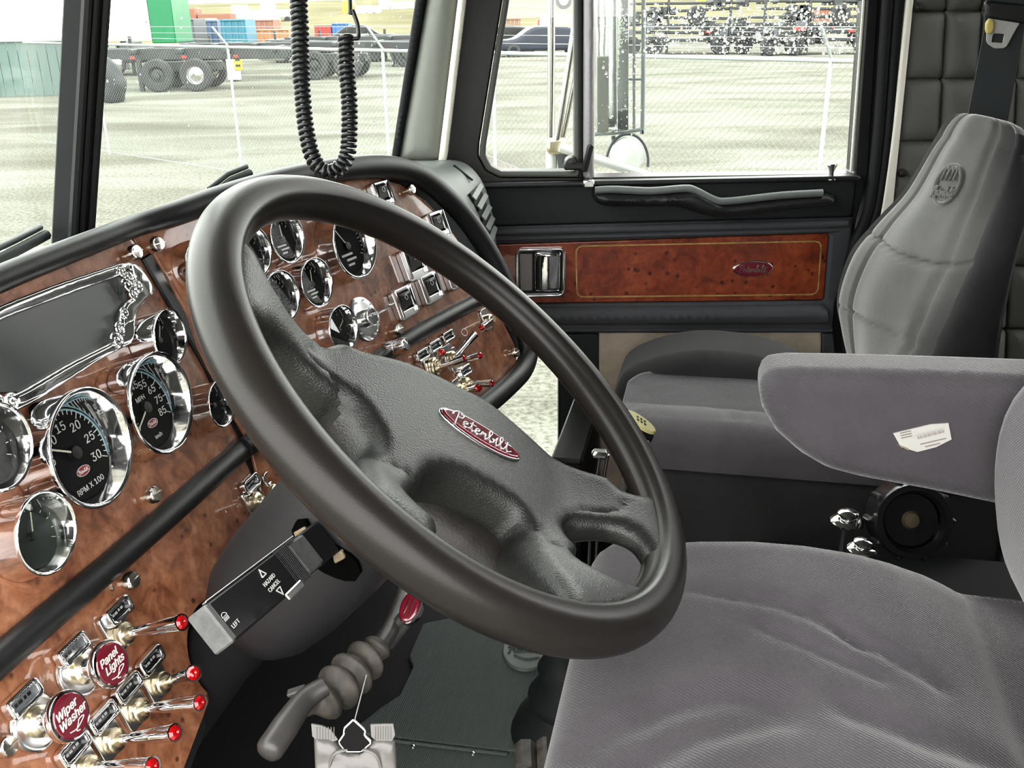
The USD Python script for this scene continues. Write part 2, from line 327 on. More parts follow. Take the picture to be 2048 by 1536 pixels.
# ================================================================ THE SETTING
# cab frames: door plane D (x along the truck, y up, z into the cab), dash planes DL and DR
D = Frame((0, 2.02, 0), (1, 0, 0), (0, 0, 1))
single('ground', (A([(-700, -300, 0), (700, -300, 0), (700, 900, 0), (-700, 900, 0)], float), A([(0, 1, 2), (0, 2, 3)])), 'gravel', 'wet pale gravel yard with tyre tracks outside the cab', 'ground', False, kind='structure')
def struct(name, mesh, m, label, c, smooth=35): return single(name, mesh, m, label, c, smooth, kind='structure')
def tlbox(t0, t1, l0, l1, z0, z1, b=.005):
    m = rbox(t1-t0, l1-l0, z1-z0, b); v = m[0]+A([(t0+t1)/2, (l0+l1)/2, (z0+z1)/2]); return v[:, :1]*TR+v[:, 1:2]*LA+v[:, 2:]*ZZ, m[1]
FLOOR = 1.22
struct('floor', tlbox(-.95, 1.3, .3, 2.0, FLOOR-.08, FLOOR), 'lower_black', 'black cab floor under the rubber mat and seats', 'floor')
struct('ceiling', tlbox(-.6, 1.3, .22, 2.06, 2.72, 2.78), 'quilt', 'dark padded cab ceiling', 'ceiling')
struct('wall_rear', tlbox(1.25, 1.3, .3, 2.1, FLOOR, 2.74), 'lower_black', 'dark rear wall of the cab behind the seats', 'wall')
BP = lat(130, 478, 1.12); BA = lat(800, 327, 1.97); RK = unit(ZZ+TR*.27)
BD = BP+(-LA*math.cos(math.radians(14))-TR*math.sin(math.radians(-14)))*.85
BD = BP+(-LA*.97+TR*.24)*.85
H_WS = .72
struct('wall_front', cat(slab(BP, BA, BA*[1, 1, 0]+ZZ*FLOOR, BP*[1, 1, 0]+ZZ*FLOOR, .03), slab(BD, BP, BP*[1, 1, 0]+ZZ*FLOOR, BD*[1, 1, 0]+ZZ*FLOOR, .03)), 'lower_black', 'black firewall below the split windshield', 'wall', False)
WS, WT = {}, {}
for nm, a, b, lb in (('window_3', BP, BA, 'passenger half of the split windshield, specked with rain'), ('window_4', BD, BP, 'driver half of the split windshield left of the centre post')):
    w = Thing(nm, lb, 'windshield', base_frame((a+b)/2), kind='structure')
    w.part('pane', slab(a, b, b+RK*H_WS, a+RK*H_WS, .005), 'window_glass', False, True); WS[nm] = Frame(a, unit(b-a), RK); WT[nm] = w
# ---- windshield centre post with its rubber ridges
t = Thing('trim_1', 'black ridged centre post dividing the windshield', 'window post', base_frame(BP), kind='structure')
e = unit(BA-BP); e = unit(e-RK*(e@RK)); PF = Frame(BP-TR*-.012, unit(LA), RK)
t.part('post', mv(rbox(.05, H_WS, .03, .004, (0, H_WS/2-.02, 0)), BP+TR*.01, A([LA, RK, unit(np.cross(LA, RK))])), 'black_rubber', 35, True)
for dx in (-.021, -.004, .017):
    a = BP+TR*.026+LA*dx-RK*.02; t.part('rubber_ridge', tube([a, a+RK*H_WS], .0065 if dx != -.004 else .004, 8), 'black_plastic', 40, True)
# ---- passenger side wall, pillars
def ext(pts, k=1): return pts
P1 = Frame((0, 1.975, 0), (1, 0, 0), (0, 0, 1))
t = Thing('trim_2', 'pale grey passenger windshield pillar with a light edge strip', 'pillar', base_frame(P1.world([*P1.px([(850, 320)])[0], 0])), kind='structure')
def up_(x0, x1, y=-330): return x0+(x0-x1)/320*330, y
def quad(x0, x1, b0, b1, yb=322): return [up_(x0, b0), up_(x1, b1), (x1, 0), (b1, yb), (b0, yb), (x0, 0)]
def dpart(T, name, pts, fr, m, zt, zb, er=.004, step=.02, label=None, fn=None, under=None, smooth=40, K=3): return T.part(name, infr(pillow(fr.px(pts) if not isinstance(pts, Polygon) else pts, zt, zb, er, None, fn, step, K=K), fr), m, smooth, True, label, under)
dpart(t, 'pillar_face', quad(852, 918, 796, 880), P1, 'pillar_grey', .03, -.03, .028, .012)
dpart(t, 'edge_strip', quad(917, 932, 878, 893), P1, 'cream_trim', .036, -.03, .008, .012)
dpart(t, 'rubber_seal', quad(833, 853, 783, 798, 326), P1, 'black_rubber', .03, -.03, .008, .012)
struct('wall_right', infr(pillow(Polygon(D.px([(1735, -330), (2500, -330), (2500, 1150), (1690, 1150), (1697, 560), (1730, 440)])), -.0, -.05, 0, step=.1), D), 'lower_black', 'black jamb and side wall behind the passenger door', 'wall')
wq = Thing('trim_3', 'grey quilted wall padding behind the passenger door', 'padding', base_frame(D.world([*D.px([(1900, 200)])[0], .0])), kind='structure')
ex_ = [(1822, -.1), (1890, -.05), (1962, -.05), (2036, -.04), (2110, -.03), (2184, -.03), (2258, -.02)]; rows = [-230, -105, 22, 157, 281, 405, 530, 655, 780]
for i in range(len(ex_)-1):
    for j in range(len(rows)-1):
        (xa, ka), (xb, kb) = ex_[i], ex_[i+1]; ya, yb = rows[j], rows[j+1]
        q = D.px([(xa+ka*ya, ya), (xb+kb*ya, ya), (xb+kb*yb, yb), (xa+ka*yb, yb)])
        wq.part('quilted_pad', infr(pillow(Polygon(q).buffer(-.0002), .024, 0, .036, .02, step=.012), D), 'quilt', 50, True)
for x, y in ((1826, 15), (1796, 343)): wq.part('rivet', infr(mv(lathe([(0, .012), (.006, .01), (.009, .004), (.009, 0)], 14), [*D.px([(x, y)])[0], .02]), D), 'black_plastic', 40, True)
t = Thing('trim_4', 'cream strip running down the passenger door jamb', 'trim', base_frame(D.world([*D.px([(1780, 300)])[0], 0])), kind='structure')
dpart(t, 'strip', [(1830, -330), (1846, -330), (1817, 0), (1792, 256), (1772, 457), (1752, 640), (1728, 640), (1747, 457), (1775, 256), (1802, 0)], D, 'cream_trim', .03, 0, .006, .015)
t = Thing('trim_5', 'black rubber door seal along the rear edge of the passenger door opening', 'door seal', base_frame(D.world([*D.px([(1750, 300)])[0], 0])), kind='structure')
for path, r in (([(1800, -330), (1770, 0), (1752, 260), (1733, 410), (1703, 490), (1690, 560), (1690, 700)], .0125), ([(1822, -330), (1790, 0), (1770, 260), (1752, 400), (1733, 470), (1716, 560), (1712, 700)], .0125)):
    q = spline(D.px(path), 8); t.part('seal_bead', infr(tube(np.c_[q, np.full(len(q), .016)], r, 10), D), 'black_rubber', 50, True)
# ---- the passenger door
door = Thing('door_1', 'passenger door with burl wood panel, grab handle and vent window', 'door', base_frame(D.world([*D.px([(1330, 700)])[0], 0])), kind='structure')
W = Polygon(D.px([(1032, -250), (1748, -250), (1733, 0), (1722, 150), (1708, 347), (1187, 354), (1000, 354), (972, 340), (957, 312), (958, 290), (1005, 0)]))
PEEP = Polygon(D.px([(930, 700), (1120, 700), (1120, 950), (930, 950)]))
body = Polygon(D.px([(925, -330), (1790, -330), (1757, 0), (1735, 350), (1712, 440), (1692, 560), (1688, 1150), (880, 1150), (880, 330)]))
door.part('door_frame', infr(pillow(body.difference(W).difference(PEEP), .004, -.05, .004, step=.03), D), 'black_plastic', 40, True)
dpart(door, 'window_sill', [(905, 363), (1713, 347), (1713, 357), (905, 374)], D, 'black_plastic', .03, 0, .0038, .02)
dpart(door, 'upper_panel', [(905, 373), (1711, 356), (1702, 432), (905, 453)], D, 'door_vinyl', .012, 0, .006, .03)
pad = Polygon(D.px([(905, 453), (1703, 433), (1692, 540), (1668, 600), (1662, 663), (905, 663)])); woodp = Polygon(D.px([(905, 490), (1655, 465), (1645, 598), (905, 606)]))
door.part('door_pad', infr(pillow(pad.difference(woodp.buffer(.001)), .016, 0, .008, step=.02), D), 'grey_vinyl', 40, True)
for path, r in (([(905, 464), (1690, 444)], .009), ([(905, 478), (1672, 457)], .005), ([(905, 656), (1660, 656)], .005)):
    q = resample(D.px(path), .1); q = D.px(path); door.part('ridge', infr(tube(np.c_[q, np.full(2, .014)], r, 10), D), 'grey_vinyl', 50, True)
dpart(door, 'arm_roll', [(905, 610), (1650, 604), (1655, 643), (905, 647)], D, 'grey_vinyl', .034, 0, .02, .02)
wp = door.part('wood_panel', infr(pillow(woodp, .009, 0, .003, step=.03), D), 'burl_door', 40, True, 'glossy dark red burl wood panel')
RR = Polygon(D.px([(1150, 489), (1642, 479), (1634, 588), (1152, 593)])); RR = RR.buffer(-.014).buffer(.014, quad_segs=5)
ring = RR.difference(RR.buffer(-.0032)); cuts = [((1245, 478), (1300, 500)), ((1500, 470), (1530, 496)), ((1250, 580), (1310, 602))]
door.part('pinstripe', infr(pillow(ring, .0096, .0085, 0, step=.01), D), 'gold_line', False, True, 'thin gold pinstripe', wp)
c = D.px([(1503, 535)])[0]
ov = affinity.rotate(ell(.0415, .0155), 2); lb = door.part('emblem', infr(mv(pillow(affinity.rotate(ell(.0445, .018), 2), .0125, .008, .003, step=.004), [*c, 0]), D), 'chrome', 40, True, 'oval maroon emblem with chrome edge', wp)
door.part('emblem_face', infr(mv(pillow(ov, .0142, .010, .0015, step=.004), [*c, 0]), D), 'maroon', 40, True, under=door.path+'')
door.part('emblem_script', infr(mv(script(.062, .0008, .0144), [*c, 0]), D), 'nickel', 40, True)
# latch
b0 = Polygon(D.px([(1031, 494), (1131, 492), (1129, 590), (1032, 592)])); b0 = b0.buffer(-.014).buffer(.014)
lt = door.part('latch_bezel', infr(pillow(b0.difference(b0.buffer(-.0065)), .018, .005, .0022, step=.005), D), 'chrome', 40, True, 'chrome latch bezel')
door.part('latch_cup', infr(pillow(b0.buffer(-.005), .0105, .005, 0, step=.02), D), 'black_gloss', 40, True, under=lt)
door.part('latch_plate', infr(pillow(Polygon(D.px([(1039, 505), (1064, 505), (1064, 578), (1041, 578)])).buffer(-.003).buffer(.003), .0125, .01, .001, step=.01), D), 'latch_grey', 40, True, under=lt)
pp = Polygon(D.px([(1067, 500), (1122, 500), (1121, 580), (1068, 580)])); pb = pp.bounds
door.part('latch_paddle', infr(pillow(pp.buffer(-.004).buffer(.004), .014, .0105, .006, step=.005, fn=lambda x, y: .007*np.sin(np.clip((x-pb[0])/(pb[2]-pb[0]), 0, 1)*pi)), D), 'chrome', 50, True, under=lt)
# grab handle
gh = [(1183, 385), (1188, 376), (1225, 374), (1300, 377), (1370, 371), (1392, 375), (1430, 395), (1460, 397), (1560, 386), (1645, 381), (1656, 387), (1646, 404), (1560, 412), (1470, 424), (1420, 426), (1385, 418), (1345, 406), (1280, 406), (1200, 404)]
door.part('grab_handle', infr(pillow(smooth_poly(D.px(gh), 4), .062, .008, .016, .03, step=.008), D), 'black_plastic', 50, True)
door.part('grab_handle_highlight', infr(tube(np.c_[spline(D.px([(1190, 381), (1228, 379), (1300, 382), (1368, 377), (1390, 381), (1430, 400), (1460, 402), (1560, 391), (1645, 386)], .05), 5), np.full(41, .05)], .008, 10), D), 'grey_plastic', 50, True)  # pale tube colours in the light along the handle top
dpart(door, 'carpet_panel', [(1197, 663), (1640, 660), (1640, 1000), (1197, 1000)], D, 'carpet_beige', .012, 0, .004, .03)
dpart(door, 'lower_panel', [(1121, 664), (1196, 664), (1196, 1000), (1121, 1000)], D, 'door_vinyl', .014, 0, .004, .03)
dpart(door, 'lower_panel', [(1641, 664), (1664, 664), (1690, 1000), (1641, 1000)], D, 'grey_vinyl', .014, 0, .004, .03)
kb = D.world([*D.px([(1655, 352)])[0], .022]); kf = base_frame(kb)
door.part('lock_knob', mv(lathe([(.0, .03), (.009, .029), (.0105, .026), (.0075, .02), (.005, .012), (.005, 0), (.011, -.001), (.011, -.004)], 20), kb), 'dull_chrome', 40, True, 'flared chrome lock knob')
# vent window, divider, main glass
v1 = Thing('window_1', 'small vent window at the front of the passenger door, grey seal around', 'vent window', base_frame(D.world([*D.px([(1070, 350)])[0], 0])), kind='structure')
vo = Polygon(D.px([(1031, -248), (1160, -248), (1160, 353), (1000, 353), (974, 340), (959, 312), (960, 290), (1006, 0)])); vo = vo.buffer(-.01).buffer(.01)
v1.part('seal', infr(pillow(vo.difference(vo.buffer(-.0125)), .012, -.03, .005, step=.012), D), 'seal_grey', 40, True)
v1.part('pane', infr(pillow(vo.buffer(-.011), -.008, -.012, 0, step=.1), D), 'window_glass', False, True)
v1.part('divider_bar', infr(pillow(Polygon(D.px([(1165, -250), (1189, -250), (1187, 356), (1164, 356)])), .026, -.02, .012, step=.012), D), 'bar_grey', 50, True, 'silver divider bar')
v1.part('divider_seal', infr(pillow(Polygon(D.px([(1155, -250), (1166, -250), (1165, 356), (1157, 356)])), .02, -.03, .004, step=.012), D), 'black_rubber', 40, True)
v1.part('latch_bracket', infr(cat(mv(rbox(.05, .014, .014, .003), [*D.px([(1150, 328)])[0], .03]), mv(lathe([(0, .03), (.012, .028), (.014, .02), (.014, 0)], 16), [*D.px([(1141, 323)])[0], .005])), D), 'black_plastic', 40, True)
a, b = D.px([(1165, 338), (1178, 282)]); v1.part('latch_lever', infr(bar([*a, .04], [*b, .05], .013, .012, .004, (0, 0, 1)), D), 'black_plastic', 40, True)
v1.part('divider_foot', infr(mv(rbox(.023, .016, .02, .003), [*D.px([(1175, 362)])[0], .03]), D), 'aluminium', 40, True)
w2 = Thing('window_2', 'main passenger door window, rain drops across its top', 'side window', base_frame(D.world([*D.px([(1450, 350)])[0], 0])), kind='structure')
mo = Polygon(D.px([(1186, -248), (1748, -248), (1733, 0), (1722, 150), (1708, 347), (1186, 354)]))
w2.part('pane', infr(pillow(mo, -.012, -.017, 0, step=.2), D), 'window_glass', False, True)
w2.part('edge_trim', infr(tube(np.c_[D.px([(1744, -240), (1730, 0), (1719, 150), (1704, 345)]), np.full(4, -.008)], .0028, 6), D), 'cream_trim', 40, True)
def drops(n, xs, ys, rmin, rmax, fr, h):
    out = []; ico = vf(trimesh.creation.icosphere(1))
    for _ in range(n):
        x, y = RNG.uniform(*xs), RNG.uniform(*ys); r = rmin+(rmax-rmin)*RNG.random()**3
        out.append((ico[0]*A([r, r*RNG.uniform(1, 1.5), r*.45])+A([*fr.px([(x, y)])[0], h]), ico[1]))
    return infr(cat(*out), fr)
mat('water_drop', (1, 1, 1), .02, extra={'transmission_weight': 1.0, 'ior': 1.33})
w2.part('rain_drops', cat(drops(1500, (1290, 1725), (8, 108), .0005, .0032, D, -.018), drops(160, (1190, 1715), (-60, 345), .0004, .0018, D, -.018), drops(90, (1190, 1290), (5, 260), .0006, .003, D, -.018)), 'water_drop', True, True, kind='stuff')
w5 = Thing('window_5', 'low look-down window at the front of the passenger door', 'look-down window', base_frame(D.world([*D.px([(1060, 920)])[0], 0])), kind='structure')
w5.part('pane', infr(pillow(PEEP, -.012, -.017, 0, step=.2), D), 'window_glass', False, True)
w5.part('frame', infr(pillow(PEEP.buffer(.004).difference(PEEP.buffer(-.004)), .01, -.03, .003, step=.03), D), 'black_rubber', 40, True)
# driver's side of the cab around its open door
struct('wall_left', cat(tlbox(.46, 1.3, .2, .26, FLOOR, 2.74), tlbox(-.62, .46, .2, .26, 2.5, 2.74), tlbox(-.95, .46, .2, .26, FLOOR-.05, FLOOR+.06)), 'quilt', 'driver side cab wall around the open door', 'wall')
WT['window_3'].part('rain_drops', cat(drops(170, (690, 835), (20, 300), .0004, .0022, WS['window_3'], .0035 if WS['window_3'].z@TR < 0 else -.0075), drops(70, (190, 700), (20, 330), .0004, .0022, WS['window_3'], -.0075)), 'water_drop', True, True, kind='stuff')
# ================================================================ THE DASHBOARD
_m = lat(245, 860, .75)
def tilted(o, vx, vy, deg):
    e = ray([(vx, vy)])[0]; e[2] = 0; e = unit(e); f = A([-e[1], e[0], 0]); t = math.radians(deg)
    return Frame(o, e, unit(ZZ*math.cos(t)+f*math.sin(t)))
DL = tilted(_m, 1466, 20, 20); SEAM = DL.world([*DL.px([(340, 650)])[0], 0]); DR = tilted(SEAM, 1978, 14, 20)
dash = Thing('dashboard', 'burl wood dashboard in angled sections with padded black top rail', 'dashboard', base_frame(SEAM))
# outline of each panel in pixels, on its own plane
sa, sb = (268, 478), (512, 905)
seamL = DL.px([sa, sb]); seamR = DR.px([sa, sb])
UPL = [(-420, 780), (0, 586), (120, 534), (262, 472), (505, 895), (300, 1062), (0, 1337), (-300, 1600), (-420, 1700)]
LOL = [(505, 895), (300, 1062), (0, 1337), (-300, 1600), (-420, 1720), (-420, 2000), (60, 1900), (330, 1640), (418, 1405), (415, 1310), (470, 1190), (620, 1100), (600, 930), (500, 890)]
UPR = [(266, 474), (400, 420), (520, 385), (640, 362), (740, 352), (800, 368), (850, 400), (900, 455), (945, 525), (975, 590), (950, 602), (820, 678), (640, 800), (520, 880), (505, 895)]
LOR = [(975, 590), (950, 602), (820, 678), (640, 800), (500, 890), (540, 1040), (700, 1010), (880, 890), (950, 822), (1010, 775), (1034, 720), (1030, 690), (1010, 650)]
def dplate(pts, fr, name, lab=None): return dash.part(name, infr(pillow(Polygon(fr.px(pts)).buffer(0).difference(COLH) if fr is DL else Polygon(fr.px(pts)), 0, -.004, .0012, step=.02), fr), 'burl_dash', 30, True, lab)
_wc, _wn = A([-.04032356, .7556373, 1.9962794]), unit([.65021489, -.13355172, .74792014]); _t = ((_wc-DL.o)@DL.z)/(_wn@DL.z); _hc = DL.loc(_wc-_wn*_t)[:2]; COLH = ell(.047, .052, *_hc)   # where the steering column passes
wl = dplate(UPL, DL, 'wood_panel'); wr = dplate(UPR, DR, 'wood_panel'); wll = dplate(LOL, DL, 'wood_panel'); wlr = dplate(LOR, DR, 'wood_panel')
# black carcass behind the panels
def grow(p, d): return Polygon(p).buffer(d)
dash.part('carcass', cat(infr(pillow(grow(DL.px(UPL), .012).union(grow(DL.px(LOL), .012)).difference(COLH), -.0045, -.16, 0, step=.05), DL), infr(pillow(grow(DR.px(UPR), .006).union(grow(DR.px(LOR), .012)), -.0045, -.12, 0, step=.05), DR)), 'lower_black', False, True)
# seam gutter, trim rods
q = DL.world(np.c_[DL.px([(288, 512), (506, 893)]), [.0, .0]])
n2 = unit(DL.z+DR.z); dash.part('seam_strip', bar(q[0]+n2*.001, q[1]+n2*.001, .017, .008, .002, n2), 'black_gloss', 30, True)
dash.part('seam_edge', bar(q[0]+DR.x*.0105+n2*.003, q[1]+DR.x*.0105+n2*.003, .003, .004, .001, n2), 'burl_dash', 30, True)
half = [(math.cos(a), .75*math.sin(a)) for a in np.arange(16)*2*pi/16]
ra = DL.px([(-300, 1582), (0, 1312), (250, 1100), (480, 898)]); dash.part('trim_rod', infr(tube(np.c_[spline(ra, 6), np.full(19, .005)], .0128, 14), DL), 'black_plastic', 50, True)
rb = DR.px([(480, 898), (640, 796), (820, 674), (972, 590)]); dash.part('trim_rod', infr(tube(np.c_[spline(rb, 6), np.full(19, .006)], .0125, 14), DR), 'black_plastic', 50, True)
# padded top rail and the frame round the right end
tl = DL.world(np.c_[DL.px([(-420, 748), (-200, 645), (0, 557), (90, 521), (180, 486), (262, 455)]), np.full(6, .006)])
tr = DR.world(np.c_[DR.px([(340, 431), (440, 397), (560, 364), (680, 342), (760, 338), (822, 352), (872, 388), (922, 440), (966, 505), (1002, 575), (1030, 640), (1047, 700), (1036, 742), (1000, 780), (945, 826), (880, 880), (800, 945)]), np.full(17, .01)])
rail = spline(np.vstack([tl, tr]), 6); rr = np.interp(np.arange(len(rail)), [0, len(tl)*6-6, len(tl)*6+18, len(rail)], [.0118, .0118, .0175, .0178]); dash.part('padded_rail', tube(rail, rr, 16), 'black_plastic', 50, True)
# dash top shelf running forward to the glass
sh = [tl[0], tl[2], tl[5], tr[2], tr[4], tr[5]]
fwd = [BD+(BD-BP)*.2, BD*.55+BP*.45, BP, BP*.7+BA*.3, BP*.35+BA*.65, BA]
v, f = [], []
for i, (p, g) in enumerate(zip(sh, fwd)): v += [p+ZZ*.008, A([g[0], g[1], 2.0]), p-ZZ*.01, A([g[0], g[1], 1.97])]
for i in range(len(sh)-1): k = 4*i; f += [(k, k+4, k+5), (k, k+5, k+1), (k+2, k+7, k+6), (k+2, k+3, k+7), (k, k+2, k+6), (k, k+6, k+4), (k+1, k+5, k+7), (k+1, k+7, k+3)]
dash.part('top_shelf', (A(v), A(f)), 'black_plastic', 40, True)
for px_, fr in (((275, 503), DL), ((312, 988), DL), ((268, 1160), DL), ((20, 1492), DL), ((318, 487), DR), ((825, 378), DR), ((800, 658), DR), ((1034, 704), DR)):
    c = fr.px([px_], .012)[0]; r = .0085
    m = cat(lathe([(0, .0135), (r*.8, .013), (r, .011), (r, .006), (r*.62, .0055), (r*.62, 0)], 18), mv(rbox(r*1.7, .0016, .001, .0003), (0, 0, .0137)))
    s_ = dash.part('panel_screw', infr(mv(m, [*c, 0]), fr), 'nickel', 40, True)
# passenger end pad with air vents
near = A([lat(x, y, 1.60) for x, y in ((800, 335), (850, 343), (890, 388), (926, 440), (955, 490), (985, 545), (1000, 600))])
far = A([lat(x, y, 1.90) for x, y in ((868, 320), (900, 319), (936, 330), (967, 368), (985, 428), (992, 480), (1000, 560))])
near = spline(near, 4); far = spline(far, 4); back = TR*-.12
secs = [np.vstack([n_, n_[::-1]+back]) for n_ in (near*(1-k)+far*k for k in np.linspace(0, 1, 6))]
dash.part('end_pad', loft(secs), 'grey_plastic', 50, True)
def onpad(i, k): return near[i]*(1-k)+far[i]*k
i0, i1 = 11, 18
nrm = unit(np.cross(onpad(i1, .5)-onpad(i0, .5), far[14]-near[14])); nrm = nrm if nrm@TR > 0 else -nrm
dash.part('vent_recess', bar((onpad(i0, .42)+onpad(i0, .86))/2+nrm*.001, (onpad(i1, .42)+onpad(i1, .86))/2+nrm*.001, .12, .006, .001, nrm), 'lower_black', 30, True)
for k in range(5):
    i = i0+.5+k*(i1-i0-1)/4; j = int(i); w = i-j
    a = onpad(j, .44)*(1-w)+onpad(j+1, .44)*w; b = onpad(j, .84)*(1-w)+onpad(j+1, .84)*w
    dash.part('vent_slat', bar(a+nrm*.006, b+nrm*.006, .012, .003, .001, unit(nrm+ZZ*.5)), 'grey_plastic', 30, True)
dash.part('defrost_slot', bar(onpad(6, .72)+ZZ*.002+TR*.001, onpad(10, .72)+ZZ*.002+TR*.004, .008, .003, .001), 'lower_black', 30, True)

# ---- gauges: chrome visor bezel > dial, markings, needle, lens
def ticks(R, a0, a1, n, l, w, every=1, l2=None):
    out = []
    for i in range(n):
        a = math.radians(a0+(a1-a0)*i/(n-1)); L = l2 if (l2 and i % every == 0) else l; r = R-L/2
        out.append(mv(rbox(w, L, .0004, .0001), (r*math.sin(a), r*math.cos(a), .0072), [[math.cos(a), -math.sin(a), 0], [math.sin(a), math.cos(a), 0], [0, 0, 1]]))
    return cat(*out)
def badge(T, base, w, c, z):
    b = T.part('badge', mv(pillow(ell(w/2, w/4.4), .0005, 0, 0, step=.003), [*c, z]), 'red_print', False, under=base)
    T.part('badge_edge', mv(pillow(ell(w*.54, w*.275).difference(ell(w*.5, w*.235)), .0006, 0, 0, step=.003), [*c, z]), 'white_print', False, under=base)
    T.part('badge_script', mv(script(w*.78, w*.022, .0006, 4), [*c, z]), 'white_print', True, under=base)
def gauge(fr, c, d, h, label, nums=(), a=(-120, 120), n=9, every=2, ndl=0, kind=None, text=None, ncol='needle_cream', k=.26, bad=None, dcol='dial_black', group=None, lens='lens_glass'):
    o = fr.px([c], h*.9)[0]; g = Thing('gauge', label, 'gauge', fr.at([*o, .0008]), group); R = d/2
    zd = max(.0064, h*.42); dz = zd-.0064
    prof = A([(R*1.02, 0), (R*1.02, h*.1), (R*1.0, h*.4), (R*.985, h*.8), (R*1.01, h*.88), (R, h*.97), (R*.975, h), (R*.95, h*.985), (R*.91, h*.93), (R*.8, zd*1.12), (R*.785, zd-.0002), (R*.76, zd-.0002), (R*.75, zd-.002)])
    v, f = lathe(prof, 56); v[:, 2] *= 1+k*np.clip(v[:, 1]/R, -1, 1)+k*.3; v[:, 2] = np.where(np.hypot(v[:, 0], v[:, 1]) < R*.79, np.minimum(v[:, 2], zd-.0002), v[:, 2])
    g.part('bezel', (v, f), 'chrome', 50)
    G_ = lambda nm, m_, *q, **kw: g.part(nm, mv(m_, (0, 0, dz)), *q, **kw)
    D_ = G_('dial', lathe([(0, .0064), (R*.79, .0064), (R*.79, .004), (0, .004)], 40), dcol, 30)
    Rd = R*.74
    if n: G_('tick_marks', ticks(Rd, a[0], a[1], n, Rd*.1, Rd*.022, every, Rd*.17), 'dial_white', False, under=D_)
    for t, ang in nums:
        q = math.radians(ang); m = mv(words3(t, Rd*.2, .0004, .1), (Rd*.66*math.sin(q), Rd*.66*math.cos(q), .0066)); G_('numeral', m, 'dial_white', False, under=D_)
    if kind == 'arc': G_('outer_band', mv(pillow(Polygon([(math.sin(t)*r*Rd, math.cos(t)*r*Rd) for r, s_ in ((1.04, 1), (1.0, -1)) for t in np.radians(np.linspace(a[0], a[1], 40))[::s_]]), .0007, 0, 0, step=.01), (0, 0, .0064)), 'dial_blue', False, under=D_)
    if kind == 'bars':
        for j, (x, y, w) in enumerate(((-.12, -.32, .7), (.06, -.52, .62), (-.05, -.72, .4))): G_('printed_bar', mv(rbox(w*Rd, .09*Rd, .0005, .0001), (x*Rd, y*Rd, .0067)), 'dial_white', False, under=D_)
    for j, (t, y, s_) in enumerate(text or ()): G_('lettering', mv(words3(t, s_*Rd, .0004), (0, y*Rd, .0066)), 'dial_white', False, under=D_)
    if ndl is not None:
        q = math.radians(ndl); R3 = A([[math.cos(q), -math.sin(q), 0], [math.sin(q), math.cos(q), 0], [0, 0, 1]])
        G_('needle', cat(mv(cat(rbox(Rd*.045, Rd*.78, .0008, .0002, (0, Rd*.4, 0))), (0, 0, .0095), R3)), ncol, False, under=D_)
        G_('needle_hub', lathe([(0, .0115), (Rd*.15, .011), (Rd*.17, .0065)], 20), 'black_plastic', 40, under=D_)
    if bad: badge(g, D_, Rd*.42, (0, bad*Rd), .0066+dz)
    G_('lens', lathe([(0, .0135), (R*.8, .0135), (R*.8, .0128), (0, .0128)], 36), lens, 30)
    return g
def A0(v, mx): return -120+240*v/mx
gauge(DL, (176, 898), .106, .036, 'large chrome-bezeled tachometer marked RPM X 100', [(str(v), A0(v, 30)) for v in (5, 10, 15, 20, 25, 30)], n=31, every=5, ndl=A0(7.6, 30), kind='arc', text=[('RPM X 100', -.82, .13)], bad=-.45)
gauge(DL, (316, 808), .1, .036, 'large chrome-bezeled speedometer right of the tachometer', [(str(v), A0(v-5, 80)) for v in (5, 15, 25, 35, 45, 55, 65, 75, 85)], n=17, every=2, ndl=-118, kind='arc', text=[('MPH', .28, .13), ('km/h', -.82, .1)], bad=-.45)
S = 'small chrome-bezeled gauge '
gauge(DL, (334, 676), .058, .028, S+'above the speedometer, beside the dark screen', n=9, ndl=40, a=(-60, 60), every=4)
gauge(DL, (-8, 897), .07, .03, S+'cut by the left picture edge, left of the tachometer', n=11, ndl=-30, every=5)
gauge(DL, (86, 1067), .068, .03, S+'with olive dial and a row of white ticks, below the tachometer', n=11, a=(-85, 120), ndl=28, every=5, dcol='screen', lens='bright_lens')
gauge(DL, (438, 808), .052, .022, S+'beside the steering wheel rim, right of the speedometer', n=7, ndl=-45, a=(-45, 120), ncol='needle_orange')
S = 'small chrome-bezeled gauge on the angled panel, '
gauge(DR, (408, 528), .06, .02, S+'mostly hidden behind the left wheel rim', n=9, ndl=-50)
gauge(DR, (505, 505), .062, .02, S+'leftmost seen inside the wheel', n=9, ndl=-70, kind='bars')
gauge(DR, (572, 476), .064, .02, S+'topmost inside the wheel just under the rim', n=7, a=(-50, 50), ndl=12, kind='bars', every=3)
gauge(DR, (631, 566), .064, .02, S+'central one left of the key switch', n=7, a=(-50, 50), ndl=20, kind='bars', every=3)
gauge(DR, (562, 594), .064, .02, S+'lowest, half covered by the wheel spoke', n=9, ndl=-20, a=(-60, 60))
gauge(DR, (706, 488), .096, .028, 'mid-sized chrome-bezeled air pressure gauge under the top of the wheel rim', n=25, every=4, ndl=-30, kind='bars')
gauge(DR, (684, 658), .062, .02, 'small chrome gauge with a pale reflecting lens just above the wheel spoke', n=9, ndl=60, lens='bright_lens')

